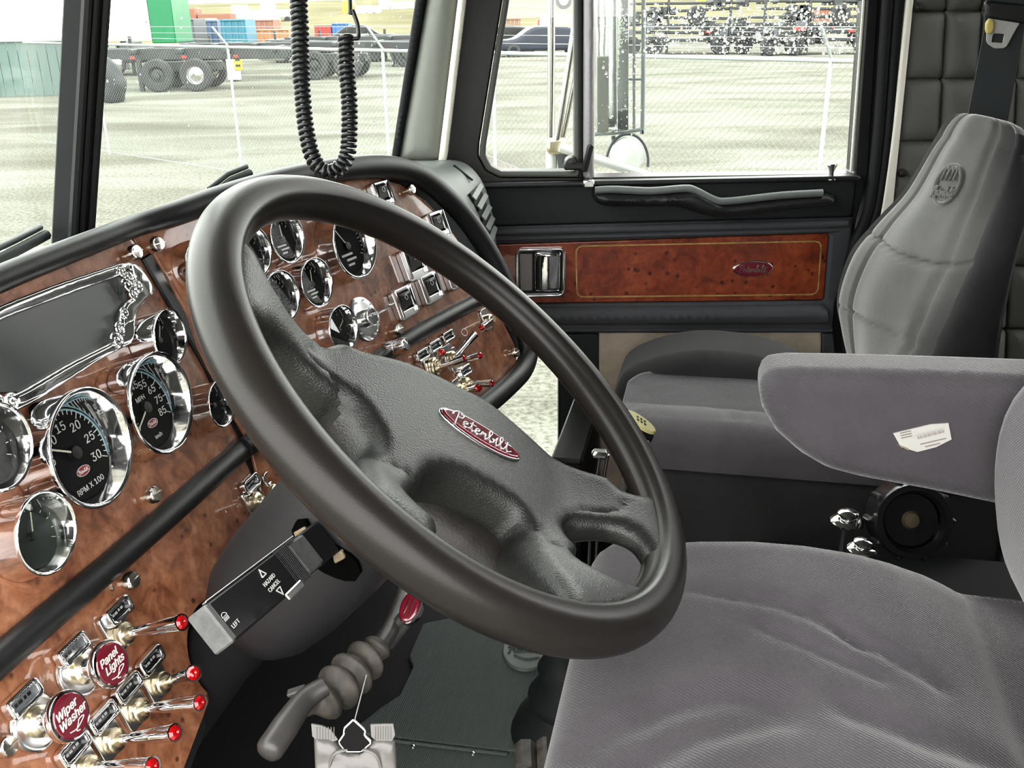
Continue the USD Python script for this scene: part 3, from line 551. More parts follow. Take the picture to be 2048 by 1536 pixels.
# ---- information screen with ornate chrome surround
fo = DL.px([(-112, 662), (0, 610), (100, 572), (225, 531), (252, 530), (274, 552), (291, 582), (290, 596), (280, 606), (262, 625), (252, 652), (254, 672), (248, 692), (190, 722), (60, 805), (20, 826), (-20, 836), (-48, 810), (-75, 775)])
fi = DL.px([(-85, 682), (0, 640), (120, 595), (236, 553), (254, 575), (250, 600), (232, 612), (222, 640), (224, 660), (216, 684), (120, 732), (20, 790), (-12, 800), (-48, 765)])
sc = Thing('information_screen', 'dark dashboard screen in an ornate chrome surround', 'screen', DL.at([*DL.px([(120, 690)])[0], .0]))
fo = Polygon(fo).buffer(-.006).buffer(.006); fi = Polygon(fi).buffer(-.003).buffer(.003)
sf = sc.part('chrome_frame', infr(pillow(fo.difference(fi), .013, .0008, .0042, step=.006), DL), 'chrome', 50, True)
sc.part('display', infr(pillow(fi.buffer(.004), .006, .001, 0, step=.05), DL), 'screen', 30, True)
def scroll(cx, cy, s, fl=1): a = np.linspace(0, 3.4*pi, 26); r = s*(1-a/(3.9*pi)); return np.c_[cx+fl*r*np.cos(a+.6), cy+r*np.sin(a+.6), np.full(26, .0145)]
for (x, y, s_, fl) in ((255, 553, .009, 1), (273, 576, .008, -1), (264, 590, .0075, 1), (246, 628, .006, -1), (238, 660, .008, 1), (232, 682, .009, -1), (240, 545, .007, -1), (252, 572, .008, -1), (20, 806, .008, 1)):
    c = DL.px([(x, y)], .012)[0]; sc.part('engraved_scroll', infr(tube(scroll(*c, s_, fl), .0013, 6), DL), 'chrome', 50, True, under=sf)

# ---- key switch
kf = DR.at([*DR.px([(736, 636)], .008)[0], .0008]); ks = Thing('key_switch', 'round chrome ignition switch plate with key inserted', 'ignition switch', kf)
ks.part('plate', lathe([(0, .004), (.022, .004), (.03, .002), (.032, 0)], 40), 'dull_chrome', 50)
for i in range(10): q = 2*pi*i/10; ks.part('stud', mv(lathe([(0, .0045), (.0014, .004), (.0016, .002)], 8), (.0265*math.cos(q), .0265*math.sin(q), .001)), 'white_print', 40)
ks.part('barrel', lathe([(0, .016), (.012, .016), (.013, .015), (.0135, .003)], 28), 'chrome', 40)
ks.part('barrel_ring', mv(tube(np.c_[.0125*np.cos(np.arange(24)*pi/12), .0125*np.sin(np.arange(24)*pi/12), np.zeros(24)], .0012, 6, True), (0, 0, .016)), 'dull_chrome', 50)
ky = ks.part('key', cat(rbox(.024, .003, .010, .001, (.012, .002, .022)), rbox(.016, .0035, .016, .003, (.03, .006, .026))), 'dull_chrome', 40, label='metal key')

ck = DR.at([*DR.px([(799, 692)], .03)[0], .0008]); single('chrome_pull', infr(lathe([(0, .044), (.008, .043), (.0105, .039), (.0105, .026), (.0095, .024), (.0105, .022), (.0105, .004), (.006, .003), (.006, 0), (0, 0)], 24), ck), 'chrome', 'plain chrome cylinder pull just above the wheel spoke', 'knob', 50)
# ---- rocker switches in chrome guards
def rocker(c, w, h, label, spin=0):
    fr = DR.at([*DR.px([c], .006)[0], .0008], spin); r = Thing('rocker_switch', label, 'switch', fr, 'rocker switches on the angled panel')
    r.part('guard', pillow(rrect(-w/2, -h/2, w/2, h/2, .004).difference(rrect(-w*.36, -h*.22, w*.36, h*.36, .002)), .009, 0, .002, step=.004), 'dull_chrome', 40)
    for sx in (-1, 1): r.part('guard_post', rbox(.004, h*.9, .006, .0015, (sx*w*.43, h*.04, .011)), 'chrome', 40)
    b = r.part('rocker', mv(rbox(w*.66, h*.52, .009, .003), (0, h*.07, .0065), [[1, 0, 0], [0, .97, .22], [0, -.22, .97]]), 'black_plastic', 40)
    r.part('symbol', mv(tube(np.c_[.0035*np.cos(np.arange(16)*pi/8), .0035*np.sin(np.arange(16)*pi/8), np.zeros(16)], .0005, 4, True), (0, h*.16, .0132)), 'white_print', True, under=b)
rocker((808, 606), .05, .046, 'lower left chrome rocker switch beside the ignition key')
rocker((859, 577), .05, .046, 'second chrome rocker switch, up and right of the one by the key')
rocker((908, 549), .05, .046, 'chrome rocker switch partly hidden under the wheel rim, right of the others')
rocker((826, 527), .056, .05, 'wide chrome rocker switch right of the air pressure gauge')
rocker((762, 390), .044, .04, 'chrome framed rocker switch above the wheel rim near the top rail')
rocker((873, 452), .05, .046, 'chrome framed rocker switch above the wheel rim on the right')

# ---- toggle switches: guard plate, nut, lever with red jewel
def toggle(fr, bush, tip_, label, L, plate=None, lab=None, r=.0064, group=None):
    o = fr.px([bush], .008)[0]; f0 = fr.at([*o, .0008]); t = Thing('toggle_switch', label, 'toggle switch', f0, group)
    base = f0.world([0, 0, .012]); ry = ray([tip_])[0]; ry = unit(ry); b = base-CAM
    s = b@ry; q = math.sqrt(max(L*L-(b@b-s*s), 0)); tip = CAM+ry*(s-q)   # the tip lies on its line of sight, L from the bush, towards the driver
    if L*L < b@b-s*s: tip = base+unit(CAM+ry*s-base)*L
    d = f0.R@unit(tip-base)
    if plate: t.part('guard_plate', pillow(rrect(*plate, .004), .003, 0, .0012, step=.006), 'dull_chrome', 40)
    t.part('bush_nut', lathe([(0, .016), (.0055, .016), (.0065, .012), (.0095, .011), (.0108, .0095), (.0108, .004), (.0095, .003), (.0095, 0)], 12), 'brass_nut', 30)
    x = unit(np.cross(d, (0, 1, .1))); R3 = A([x, np.cross(d, x), d])
    P = [(0, 0), (r*.62, 0), (r*.72, L*.2), (r*.95, L*.62), (r, L*.64), (r*.95, L*.66), (r*1.02, L*.68), (r*.98, L*.72), (r*1.05, L*.74), (r*1.1, L*.93), (r*1.16, L*.95), (r*1.16, L*.985), (r*.98, L*.985), (r*.95, L*.96), (0, L*.96)]
    lv = t.part('lever', mv(lathe(P, 20), (0, 0, .012), R3), 'chrome', 50)
    t.part('jewel', mv(lathe([(r*.97, L*.955), (r*.97, L*.985), (r*.62, L*1.012), (r*.3, L*1.016), (0, L*1.002)], 9), (0, 0, .012), R3), 'red_jewel', 25, under=lv, label='red faceted jewel tip')
    if lab:
        p = fr.px([lab], .004)[0]-o; w, h = .034, .017
        n_ = t.part('name_frame', mv(pillow(rrect(-w/2, -h/2, w/2, h/2, .004).difference(rrect(-w*.36, -h*.26, w*.36, h*.26, .001)), .007, 0, .002, step=.004), [*p, .001]), 'chrome', 40)
        t.part('name_plate', mv(rbox(w*.74, h*.54, .001, .0002), [*p, .0035]), 'black_gloss', 30, under=n_)
        for u, wd_ in ((-.0075, .0028), (-.0035, .0036), (.001, .0022), (.005, .0032)): t.part('lettering', mv(rbox(wd_, .0024, .0004, .0001), [p[0]+u, p[1]+(u*37 % .001-.0005), .0042]), 'faint_print', False, under=n_)
    return t
G = 'toggle switches on the lower left panel'
PL_ = (-.015, -.0135, .015, .026)
for bu, tp, lb_, tx in (((250, 1268), (366, 1244), (235, 1222), 'topmost red-jeweled toggle switch on the lower left panel, by the stalk end'), ((325, 1366), (388, 1346), (300, 1322), 'short-looking red-jeweled toggle switch right of the maroon light knob'),
  ((280, 1420), (402, 1405), (253, 1377), 'long red-jeweled toggle switch reaching furthest right on the lower left panel'), ((230, 1481), (352, 1465), (203, 1436), 'red-jeweled toggle switch below the longest one, near the bottom'), ((180, 1536), (307, 1532), (145, 1498), 'lowest red-jeweled toggle switch, cut by the bottom picture edge')):
    toggle(DL, bu, tp, tx, .075, PL_, lb_, group=G)
G = 'toggle switches on the lower right panel'
PR_ = (-.014, -.016, .014, .022)
for bu, tp, lb_, tx in (((980, 640), (963, 656), None, 'single toggle switch on its own square plate, far right under the rim'), ((905, 715), (961, 657), (894, 673), 'long toggle lever pointing to the upper right on the lower right panel'), ((868, 728), (884, 704), (868, 692), 'toggle switch with a chrome frame, left of the long levers by the spoke'), ((870, 738), (930, 716), (843, 710), 'toggle lever lying low just above the spoke, its red tip left of another'),
  ((915, 722), (961, 711), None, 'toggle lever whose red tip sits right of the row above the spoke'), ((935, 768), (985, 767), (929, 742), 'lowest right toggle lever beside the black panel frame'), ((925, 782), (957, 776), None, 'lowest toggle switch, its red tip just above the wheel pad edge')):
    toggle(DR, bu, tp, tx, .05, PR_, lb_, r=.0054, group=G)
for bu, tp, lb_, tx in (((514, 1002), (537, 1006), (500, 968), 'toggle switch on a square chrome plate left of the steering column'), ((548, 986), (566, 988), (537, 952), 'toggle switch on a square plate, half behind the wheel rim by the column')):
    toggle(DL, bu, tp, tx, .03, (-.014, -.0125, .014, .018), lb_, group='toggle switches by the steering column')
# ---- pull knobs with maroon caps
def knob(base, cap, label, txt, lb_):
    h = .036; o = DL.px([cap], h)[0]; f0 = DL.at([*o, .0008]); t = Thing('pull_knob', label, 'knob', f0, 'maroon pull knobs')
    t.part('base_plate', lathe([(0, .004), (.019, .004), (.0225, .002), (.023, 0)], 32), 'dull_chrome', 40)
    t.part('collar', lathe([(.0085, .004), (.0125, .004), (.0125, .009), (.0085, .012), (.0075, .0125), (.0075, .02)], 24), 'brass_nut', 40)
    t.part('stem', lathe([(0, .026), (.0095, .026), (.0095, .012), (.0075, .011)], 24), 'chrome', 40)
    c = t.part('cap', lathe([(0, .0375), (.0168, .0375), (.0195, .037), (.0203, .035), (.02, .031), (.0165, .026), (.009, .0235)], 40), 'chrome', 40)
    t.part('cap_inlay', lathe([(0, .0386), (.0166, .0385), (.0176, .0376)], 40), 'maroon', 40, under=c)
    sp = math.radians(0); m = [words3(w, .0062, .0004, .35, True) for w in txt]
    fl = tube(np.c_[spline(A([(-.009, -.0), (-.002, -.0016), (.006, .0004), (.009, .0024), (.004, .003), (.001, .0005), (-.003, -.0028), (.0, -.0042)]), 5), np.zeros(36)], .0005, 4)
    t.part('cap_lettering', cat(mv(m[0], (-.001, .0068, .0387)), mv(m[1], (.001, -.0012, .0387)), mv(fl, (0, -.0095, .0388))), 'white_print', False, under=c)
    p = DL.px([lb_], .004)[0]-o; w, h_ = .036, .017
    n_ = t.part('name_frame', mv(pillow(rrect(-w/2, -h_/2, w/2, h_/2, .004).difference(rrect(-w*.36, -h_*.26, w*.36, h_*.26, .001)), .007, 0, .002, step=.004), [*p, .001]), 'chrome', 40)
    t.part('name_plate', mv(rbox(w*.74, h_*.54, .001, .0002), [*p, .0035]), 'slate_paint', 30, under=n_)
    for u, wd_ in ((-.008, .003), (-.0035, .0042), (.002, .0025), (.0065, .0036)): t.part('lettering', mv(rbox(wd_, .003, .0004, .0001), [p[0]+u, p[1], .0042]), 'black_gloss', False, under=n_)
knob((175, 1355), (220, 1328), 'round maroon knob lettered Panel Lights', ('Panel', 'Lights'), (143, 1300))
knob((75, 1455), (137, 1432), 'round maroon knob lettered Wiper Washer, nearer the bottom left corner', ('Wiper', 'Washer'), (45, 1398))
# ================================================================ STEERING WHEEL AND COLUMN
WC = A([-.04032356, .7556373, 1.9962794]); WN = unit([.65021489, -.13355172, .74792014]); RW = .235
_ab = on_plane([(880, 820), (1040, 915)], WC-WN*.03, WN); _x = unit(_ab[1]-_ab[0]); WF = Frame(WC, _x, np.cross(WN, _x))
wh = Thing('steering_wheel', 'large dark leather steering wheel with oval maroon badge on its centre pad', 'steering wheel', WF)
r_ = .0199; prof = []
for i in range(28):
    a = 2*pi*i/28; rr_ = r_*(1+.02*math.cos(2*a))
    if 1.85 < a < 2.3: rr_ *= 1.05
    elif 2.3 <= a < 2.75: rr_ *= .93
    prof.append((rr_*math.cos(a), rr_*math.sin(a)))
a = np.arange(180)*2*pi/180; prof = A(prof)
v = np.stack([(RW+prof[None, :, 0])*np.cos(a)[:, None], (RW+prof[None, :, 0])*np.sin(a)[:, None], np.broadcast_to(prof[:, 1], (180, 28))], -1).reshape(-1, 3); f = []
for i in range(180):
    j = (i+1) % 180
    for q in range(28): w = (q+1) % 28; f += [(i*28+q, j*28+q, j*28+w), (i*28+q, j*28+w, i*28+w)]
wh.part('rim', (v, A(f)), 'wheel_leather', 60)
def wpoly(pts, h, n=3): return smooth_poly(WF.px(pts, h), n)
SPK = [[(420, 555), (450, 520), (484, 530), (510, 560), (535, 586), (589, 620), (643, 646), (700, 672), (760, 705), (790, 760), (720, 770), (650, 735), (610, 708), (560, 682), (520, 675), (478, 665), (430, 640)],
  [(1090, 930), (1150, 940), (1181, 962), (1227, 991), (1262, 1010), (1292, 1012), (1340, 1000), (1372, 1090), (1325, 1150), (1284, 1142), (1262, 1100), (1225, 1062), (1190, 1045), (1155, 1030), (1100, 1020)],
  [(735, 890), (790, 880), (850, 900), (880, 935), (848, 975), (825, 1000), (815, 1022), (860, 1070), (830, 1110), (750, 1070), (700, 1010), (710, 940)],
  [(1068, 1070), (1080, 1030), (1125, 1050), (1152, 1108), (1180, 1148), (1215, 1180), (1256, 1196), (1300, 1185), (1310, 1250), (1215, 1300), (1110, 1270), (1090, 1195), (1075, 1140)]]
PADP = [(612, 712), (640, 690), (679, 670), (723, 687), (787, 704), (821, 716), (870, 738), (918, 763), (967, 787), (1016, 824), (1065, 865), (1114, 908), (1181, 963), (1202, 985), (1215, 1019), (1210, 1046), (1185, 1044), (1158, 1028), (1140, 1036), (1136, 1058), (1140, 1085), (1152, 1118), (1125, 1108), (1092, 1094), (1066, 1048), (1034, 1016), (971, 977), (902, 947), (860, 950), (838, 966), (800, 938), (750, 922), (735, 905), (752, 880), (738, 842), (700, 790), (655, 745)]
PZ = -.024
padg = wpoly(PADP, PZ).buffer(0); spg = [wpoly(p, -.012).buffer(0) for p in SPK]
disc = lambda r: ell(r, r, n=96)
whole = shapely.union_all([padg, *spg, disc(.27).difference(disc(.226))]).buffer(.013).buffer(-.013).intersection(disc(.231))
if whole.geom_type != 'Polygon': whole = max(whole.geoms, key=lambda g: g.area)
seams = [padg.boundary.intersection(g.buffer(-.004)) for g in spg]
def rise(x, y): t = np.clip((np.hypot(x, y)-.12)/.105, 0, 1); return t*t*(3-2*t)
def pad_top(x, y):
    p = shapely.points(np.c_[x, y]); g = sum(np.exp(-(shapely.distance(p, s_)/.0022)**2) for s_ in seams if not s_.is_empty)
    return .004*np.cos(np.clip(x/.16, -1, 1)*pi/2)-.002-.0022*g
def pad_shape(x, y, pr):
    k = rise(x, y); zm = -.05+.049*k; t = (.027-.013*k)*(.12+.88*pr); return zm+t+pad_top(x, y)*pr, zm-t
v, f = pillow(whole, 0, -.05, .017, step=.005, K=6, fn=lambda x, y: 0*x, shape=pad_shape)
cen = v[f].mean(1); own = np.zeros(len(f), int)
for i, g in enumerate(spg):
    inside = shapely.contains_xy(g.buffer(.01), cen[:, 0], cen[:, 1]) & ~shapely.contains_xy(padg, cen[:, 0], cen[:, 1]) & (own == 0); own[inside] = i+1
own[(own == 0) & (np.hypot(cen[:, 0], cen[:, 1]) > .2)] = 9
def cut(k): ff = f[own == k]; u, inv = np.unique(ff, return_inverse=True); return v[u], inv.reshape(ff.shape)
wh.part('centre_pad', cut(0), 'pad_leather', 60, label='grained leather centre pad')
for i in range(4): wh.part('spoke', cut(i+1), 'pad_leather', 60)
HUB = [(500, 625), (560, 650), (640, 700), (760, 740), (900, 790), (1040, 880), (1150, 975), (1180, 1060), (1150, 1130), (1105, 1190), (1040, 1167), (990, 1128), (930, 1085), (860, 1030), (790, 985), (715, 935), (640, 860), (570, 765), (525, 700)]
wh.part('hub_cover', pillow(wpoly(HUB, -.06), -.058, -.13, .03, .03, step=.01, sym=True, K=4), 'hub_cover', 60, label='worn brown cover under the pad')
c = WF.px([(962, 868)], PZ+.004)[0]; e2_ = WF.px([(880, 814), (1044, 920)], PZ+.004); el = np.linalg.norm(e2_[1]-e2_[0])
e3_ = WF.px([(985, 845), (940, 893)], PZ+.004); eh = np.linalg.norm(e3_[1]-e3_[0])
em = wh.part('badge_rim', mv(pillow(ell(el/2, el*.172), .004, 0, .002, step=.003), [*c, PZ+.0005]), 'chrome', 50)
wh.part('badge_face', mv(pillow(ell(el/2-.0022, el*.172-.0022), .0052, .002, .003, .0015, step=.003), [*c, PZ+.0005]), 'maroon', 50, under=em, label='maroon oval badge face')
wh.part('badge_script', mv(script(el*.7, .0009, 0, 8), [*c, PZ+.0062]), 'chrome', 60, under=em, label='raised chrome script')
# column
col = Thing('shroud', 'grey plastic steering column shroud between the wheel and the dashboard', 'shroud', Frame(WC-WN*.2, LA, np.cross(WN, LA)))
def colp(s, l, h): return WC-WN*s+LA*l+np.cross(WN, LA)*h      # s down the column, l to the passenger side, h out of its top
cs = [(.133, .045), (.134, .056), (.138, .062), (.15, .066), (.2, .068), (.27, .067), (.31, .062), (.335, .052), (.345, .035)]
secs = []
for s, r in cs:
    q = []
    for i in range(40):
        t = 2*pi*i/40; ct, st = math.cos(t), math.sin(t); k = (abs(ct)**2.5+abs(st)**2.5)**(-1/2.5); q.append(colp(s, r*k*ct*1.02, r*k*st))
    secs.append(A(q))
col.part('shroud', loft(secs), 'shroud', 50, True)
col.part('lower_boot', tube([colp(.34, 0, 0), colp(.42, 0, -.0), colp(.55, 0, -.02), colp(.75, 0, -.06)], [.04, .042, .038, .04], 20), 'lower_black', 50, True)
for (x, y, rx, ry, rot) in ((650, 1100, .046, .017, 0),):
    fr = Frame(WC, LA, WN); p0 = colp(.2, -.0695, 0); F_ = Frame(p0, np.cross(LA, WN)*1.0, WN)
    if F_.z@LA > 0: F_ = Frame(p0, -F_.x, WN)
    qs = F_.px([(584, 1060), (596, 1040), (612, 1042), (626, 1062), (700, 1110), (721, 1140), (716, 1158), (695, 1162), (640, 1140), (600, 1100)])
    col.part('slot_shade_patch', infr(pillow(smooth_poly(qs, 4), .0012, -.004, 0, step=.01), F_), 'slot_shade_black', False, True, label='black patch painted as the shaded slot in the shroud')  # flat black patch stands in for the shade inside the slot
    for pts in ([(590, 1062), (612, 1050), (622, 1066), (600, 1082)], [(668, 1108), (684, 1096), (694, 1112), (672, 1124)]): col.part('switch_block', infr(pillow(Polygon(F_.px(pts)), .004, 0, .001, step=.01), F_), 'tan_plastic', 40, True, label='tan switch block in the slot')
    for i in range(6): col.part('contact_pin', infr(rbox(.002, .005, .002, .0004, [*F_.px([(576+i*5.6, 1094-i*4.4)])[0], .006]), F_), 'brass_nut', 30, True)
B0 = at_depth(645, 1080, .80); B1 = at_depth(437, 1248, .652)
SX = unit(B1-B0); f_ = ray([(540, 1190)])[0]
a_, b_ = at_depth(409, 1216, .65), at_depth(465, 1280, .652); SY = unit((b_-a_)-SX*((b_-a_)@SX)); ST = Frame(B0, SX, SY)
if ST.z@unit(CAM-B0) < 0: ST = Frame(B0, SX, -SY)
Ls = np.linalg.norm(B1-B0); sgn = -1 if ST.y@SY < 0 else 1
stk = Thing('turn_signal_stalk', 'black turn signal stalk lettered HAZARD CANCEL and LEFT', 'turn signal lever', ST); hw = .033
stk.part('body', rbox(Ls*.63, hw, .02, .002, (Ls*.69, 0, -.006)), 'black_plastic', 35)
stk.part('end_cap', rbox(.005, hw*.98, .0195, .0015, (Ls+.002, 0, -.006)), 'worn_grey', 35, label='grey worn end cap')
for i in range(9): stk.part('grip_rib', rbox(.0014, hw, .0206, .0005, (Ls*.31+i*.0022, 0, -.006)), 'black_plastic', 30)
stk.part('slider', rbox(Ls*.17, hw*.9, .016, .002, (Ls*.2, 0, -.006)), 'worn_grey', 35, label='grey slider')
stk.part('neck', rbox(Ls*.22, hw*.98, .018, .002, (Ls*.04, 0, -.008)), 'black_plastic', 35)
stk.part('edge_highlight' if False else 'edge_glint_strip', rbox(Ls*.8, .0015, .004, .0005, (Ls*.6, -sgn*hw*.52, .001)), 'aluminium', 35, label='thin bright strip painted as the edge highlight')  # bright strip laid along the edge in place of its highlight
tri = Polygon([(-.004, -.0028), (.004, -.0028), (0, .0042)]); tri = tri.difference(affinity.scale(tri, .62, .62, origin=(0, -.0005)))
def on_st(m, u, w, rot): c_, s_ = math.cos(rot), math.sin(rot); return mv(m, (u*Ls, w, .0041), A([[c_, s_, 0], [-s_, c_, 0], [0, 0, 1]]))
stk.part('spark_bar', bar(ST.loc(at_depth(574, 1196, .69)), ST.loc(at_depth(606, 1164, .7)), .006, .003, .001), 'dull_chrome', 35, label='small bright bar added as a highlight spark')  # bright bar added to draw the highlight spark by the stalk
# lettering reads across the stalk, its top towards the grip
ry = -pi/2*sgn*-1
tt = lambda s_, h: words3(s_, h, .0003)
def place(m, px_, rot=None):
    p = ST.px([px_], .004)[0]; return mv(m, (p[0], p[1], .0041), ROT)
_q = ST.px([(520, 1150), (552, 1192)], .004); _d = unit(_q[1]-_q[0]); ROT = A([[_d[0], _d[1], 0], [-_d[1], _d[0], 0], [0, 0, 1]])
_q2 = ST.px([(530, 1165), (440, 1240)], .004)
flipx = A([[_d[0], _d[1], 0], [-_d[1], _d[0], 0], [0, 0, 1]])
wd = lambda s_, h, p, r: mv(words3(s_, h, .0003), (*ST.px([p], .004)[0], .0041), r)
_t = ST.px([(536, 1163), (547, 1151)], .004); tx = unit(_t[1]-_t[0]); RT_ = A([[tx[0], tx[1], 0], [-tx[1], tx[0], 0], [0, 0, 1]])
stk.part('lettering', wd('HAZARD', .0032, (538, 1160), RT_), 'white_print', False); stk.part('lettering', wd('CANCEL', .0032, (548, 1171), RT_), 'white_print', False)
stk.part('arrow', mv(pillow(tri, .0004, 0, 0, step=.002), (*ST.px([(524, 1147)], .004)[0], .0041), -RT_@A([[1., 0, 0], [0, 1, 0], [0, 0, -1]]) if False else RT_), 'white_print', False)
stk.part('arrow', mv(pillow(affinity.rotate(tri, 180, origin=(0, 0)), .0004, 0, 0, step=.002), (*ST.px([(560, 1182)], .004)[0], .0041), RT_), 'white_print', False)
stk.part('lettering', wd('LEFT', .003, (471, 1247), RT_), 'white_print', False)
hl = cat(tube(np.c_[.0035*np.cos(np.linspace(0, pi, 10)), .003*np.sin(np.linspace(0, pi, 10)), np.zeros(10)], .0003, 4), tube([(-.0035, 0, 0), (.0035, 0, 0)], .0003, 4), *[tube([(-.003+i*.0015, -.0008, 0), (-.0036+i*.0015, -.004, 0)], .0003, 4) for i in range(5)])
stk.part('lamp_symbol', mv(hl, (*ST.px([(449, 1232)], .004)[0], .0043), RT_, .85), 'white_print', False)
# tilt lever with ribbed rubber boot
bl = Thing('column_lever', 'dusty grey lever with ribbed rubber boot under the steering column', 'lever', base_frame(at_depth(690, 1370, .85)))
ax = [at_depth(x, y, d) for x, y, d in ((762, 1285, .9), (740, 1312, .89), (715, 1335, .875), (690, 1362, .86), (665, 1385, .845), (640, 1405, .835), (612, 1400, .83))]
axs = spline(A(ax), 22); n_ = len(axs); k = np.linspace(0, 1, n_)
rb_ = .0085+.0105*np.sin(np.clip(k*1.04, 0, 1)*pi)**.6+.0036*np.sin(k*2*pi*5.5)*np.clip(k*8, 0, 1)
bl.part('boot', tube(axs, rb_, 22), 'boot_rubber', 60, True, label='dusty ribbed rubber boot')
rod = spline(A([at_depth(x, y, d) for x, y, d in ((650, 1372, .79), (610, 1400, .78), (577, 1444, .76), (550, 1484, .745), (530, 1512, .735))]), 5)
bl.part('handle', tube(rod, np.r_[np.linspace(.008, .0112, 12), np.full(len(rod)-15, .0112), .0104, .0084, .0045], 16), 'lever_grey', 60, True)
bl.part('arm', tube(spline(A([at_depth(x, y, d) for x, y, d in ((755, 1300, .9), (790, 1240, .95), (812, 1180, 1.0))]), 5), .009, 12), 'lever_grey', 60, True)
bl.part('tab', bar(at_depth(575, 1388, .79), at_depth(612, 1376, .79), .008, .004, .001), 'lever_grey', 40, True)
bd = Thing('badged_lever', 'lever with oval maroon badge below the steering wheel rim', 'lever', base_frame(at_depth(822, 1215, .93)))
BF = Frame(at_depth(822, 1215, .92), unit(at_depth(836, 1219, .92)-at_depth(810, 1211, .925)), unit(at_depth(820, 1180, .935)-at_depth(824, 1245, .92)))
bd.part('paddle', infr(pillow(ell(.0108, .0175), .004, -.006, .004, step=.003), BF), 'chrome', 50, True)
bd.part('paddle_face', infr(pillow(ell(.0098, .0155), .0052, .002, .003, .0015, step=.003), BF), 'maroon', 50, True, label='maroon inlay')
for dx in (-.003, .003): bd.part('stripe', infr(tube([(dx, -.008, .0052), (dx*.7, 0, .0056), (dx, .008, .0052)], .0006, 5), BF), 'nickel', 50, True)
for p, q in (((812, 1225), (735, 1320)), ((818, 1240), (778, 1290))): bd.part('arm', tube([at_depth(*p, .935), at_depth(*q, .95)], .0055, 10), 'lever_grey', 50, True)
# ---- air freshener in a foil sachet on a string
pf = Frame(at_depth(712, 1500, .74), RT, UP)
pk = Thing('air_freshener', 'dark tiered air freshener half out of a crinkled foil sachet on a string', 'air freshener', pf)
def pp_(pts, h=0): return Polygon(pf.px(pts, h))
cr = lambda x, y: .0035*(meshkit.fbm(np.c_[x*60, y*60, 0*x], 3, 3)-.5)*2
pk.part('sachet', pillow(pp_([(628, 1476), (664, 1478), (690, 1506), (722, 1508), (748, 1480), (790, 1480), (798, 1640), (634, 1640)]), .004, -.004, .004, fn=cr, step=.004), 'foil', 60)
for q in ([(623, 1447), (631, 1452), (640, 1448), (648, 1453), (655, 1449), (680, 1484), (626, 1484)], [(741, 1448), (752, 1452), (764, 1447), (776, 1452), (788, 1446), (792, 1484), (744, 1484)]):
    w_ = pk.part('torn_edge', pillow(pp_(q), .001, -.001, 0, step=.01), 'clear_film', 40)
    x0, y0, x1, y1 = pp_(q).bounds
    for i in range(7): pk.part('crimp', rbox(.0007, (y1-y0)*.7, .0007, .0002, (x0+(x1-x0)*(.2+i*.1), (y0+y1)/2, .0012)), 'foil', 30, under=w_)
tg = [(707, 1441), (729, 1461), (727, 1471), (741, 1484), (722, 1501), (693, 1501), (679, 1484), (690, 1468), (689, 1458)]
pk.part('tag_border', pillow(pp_(tg, .003).buffer(.0012), .0042, .002, .0005, step=.004), 'sticker', 40); pk.part('tag', pillow(pp_(tg, .003), .005, .003, .0005, step=.004), 'tag_black', 40)
for sx in (-1, 1): pk.part('sachet_fold', tube(spline(A([(sx*.006, .002, .004), (sx*.016, -.001, .006), (sx*.02, -.012, .004)]), 4), .0013, 6), 'foil', 50)
s0 = at_depth(733, 1350, .84); pk.part('string', tube([s0, pf.world([*pf.px([(709, 1444)])[0], .003])], .0005, 5), 'white_print', 50, True)
# ---- coiled microphone cord
wpt = lambda L_: A([at_depth(x, y, 1.2) for x, y in L_])
path = wpt([(597, -640), (598, -300), (597.6, 0), (600, 49), (600.6, 98), (602.5, 146), (605.5, 195), (610, 244), (618, 290), (627, 317), (641, 337), (659, 345), (678, 337), (692, 317), (697, 293), (699, 244), (698, 195), (694, 146), (692, 98), (691, 70)])
ps = spline(path, 40); seg = np.r_[0, np.cumsum(np.linalg.norm(np.diff(ps, axis=0), axis=1))]; turns = seg[-1]/.0072
u_ = np.linspace(0, seg[-1], int(turns*14)); pc = A([np.interp(u_, seg, ps[:, i]) for i in range(3)]).T
tg_ = np.gradient(pc, axis=0); tg_ /= np.linalg.norm(tg_, axis=1, keepdims=True); xa = np.cross(tg_, FW); xa /= np.linalg.norm(xa, axis=1, keepdims=True); ya = np.cross(tg_, xa)
ph = u_/.0072*2*pi; rad = np.where(u_ > seg[-1]*.62, .0078, .0086)
hx = pc+rad[:, None]*(np.cos(ph)[:, None]*xa+np.sin(ph)[:, None]*ya)
cd = Thing('coiled_cord', 'black coiled microphone cord hanging in a loop before the windshield', 'cord', base_frame(pc[len(pc)//2]))
cd.part('coil', tube(hx, .0031, 7), 'cable', True, True)
cd.part('straight_lead', tube(np.vstack([hx[-1:], spline(wpt([(708, 77), (716.5, 74), (716, 52), (706, 22), (700, 0), (697, -300), (690, -640)]), 6)]), .0028, 8), 'cable', True, True)
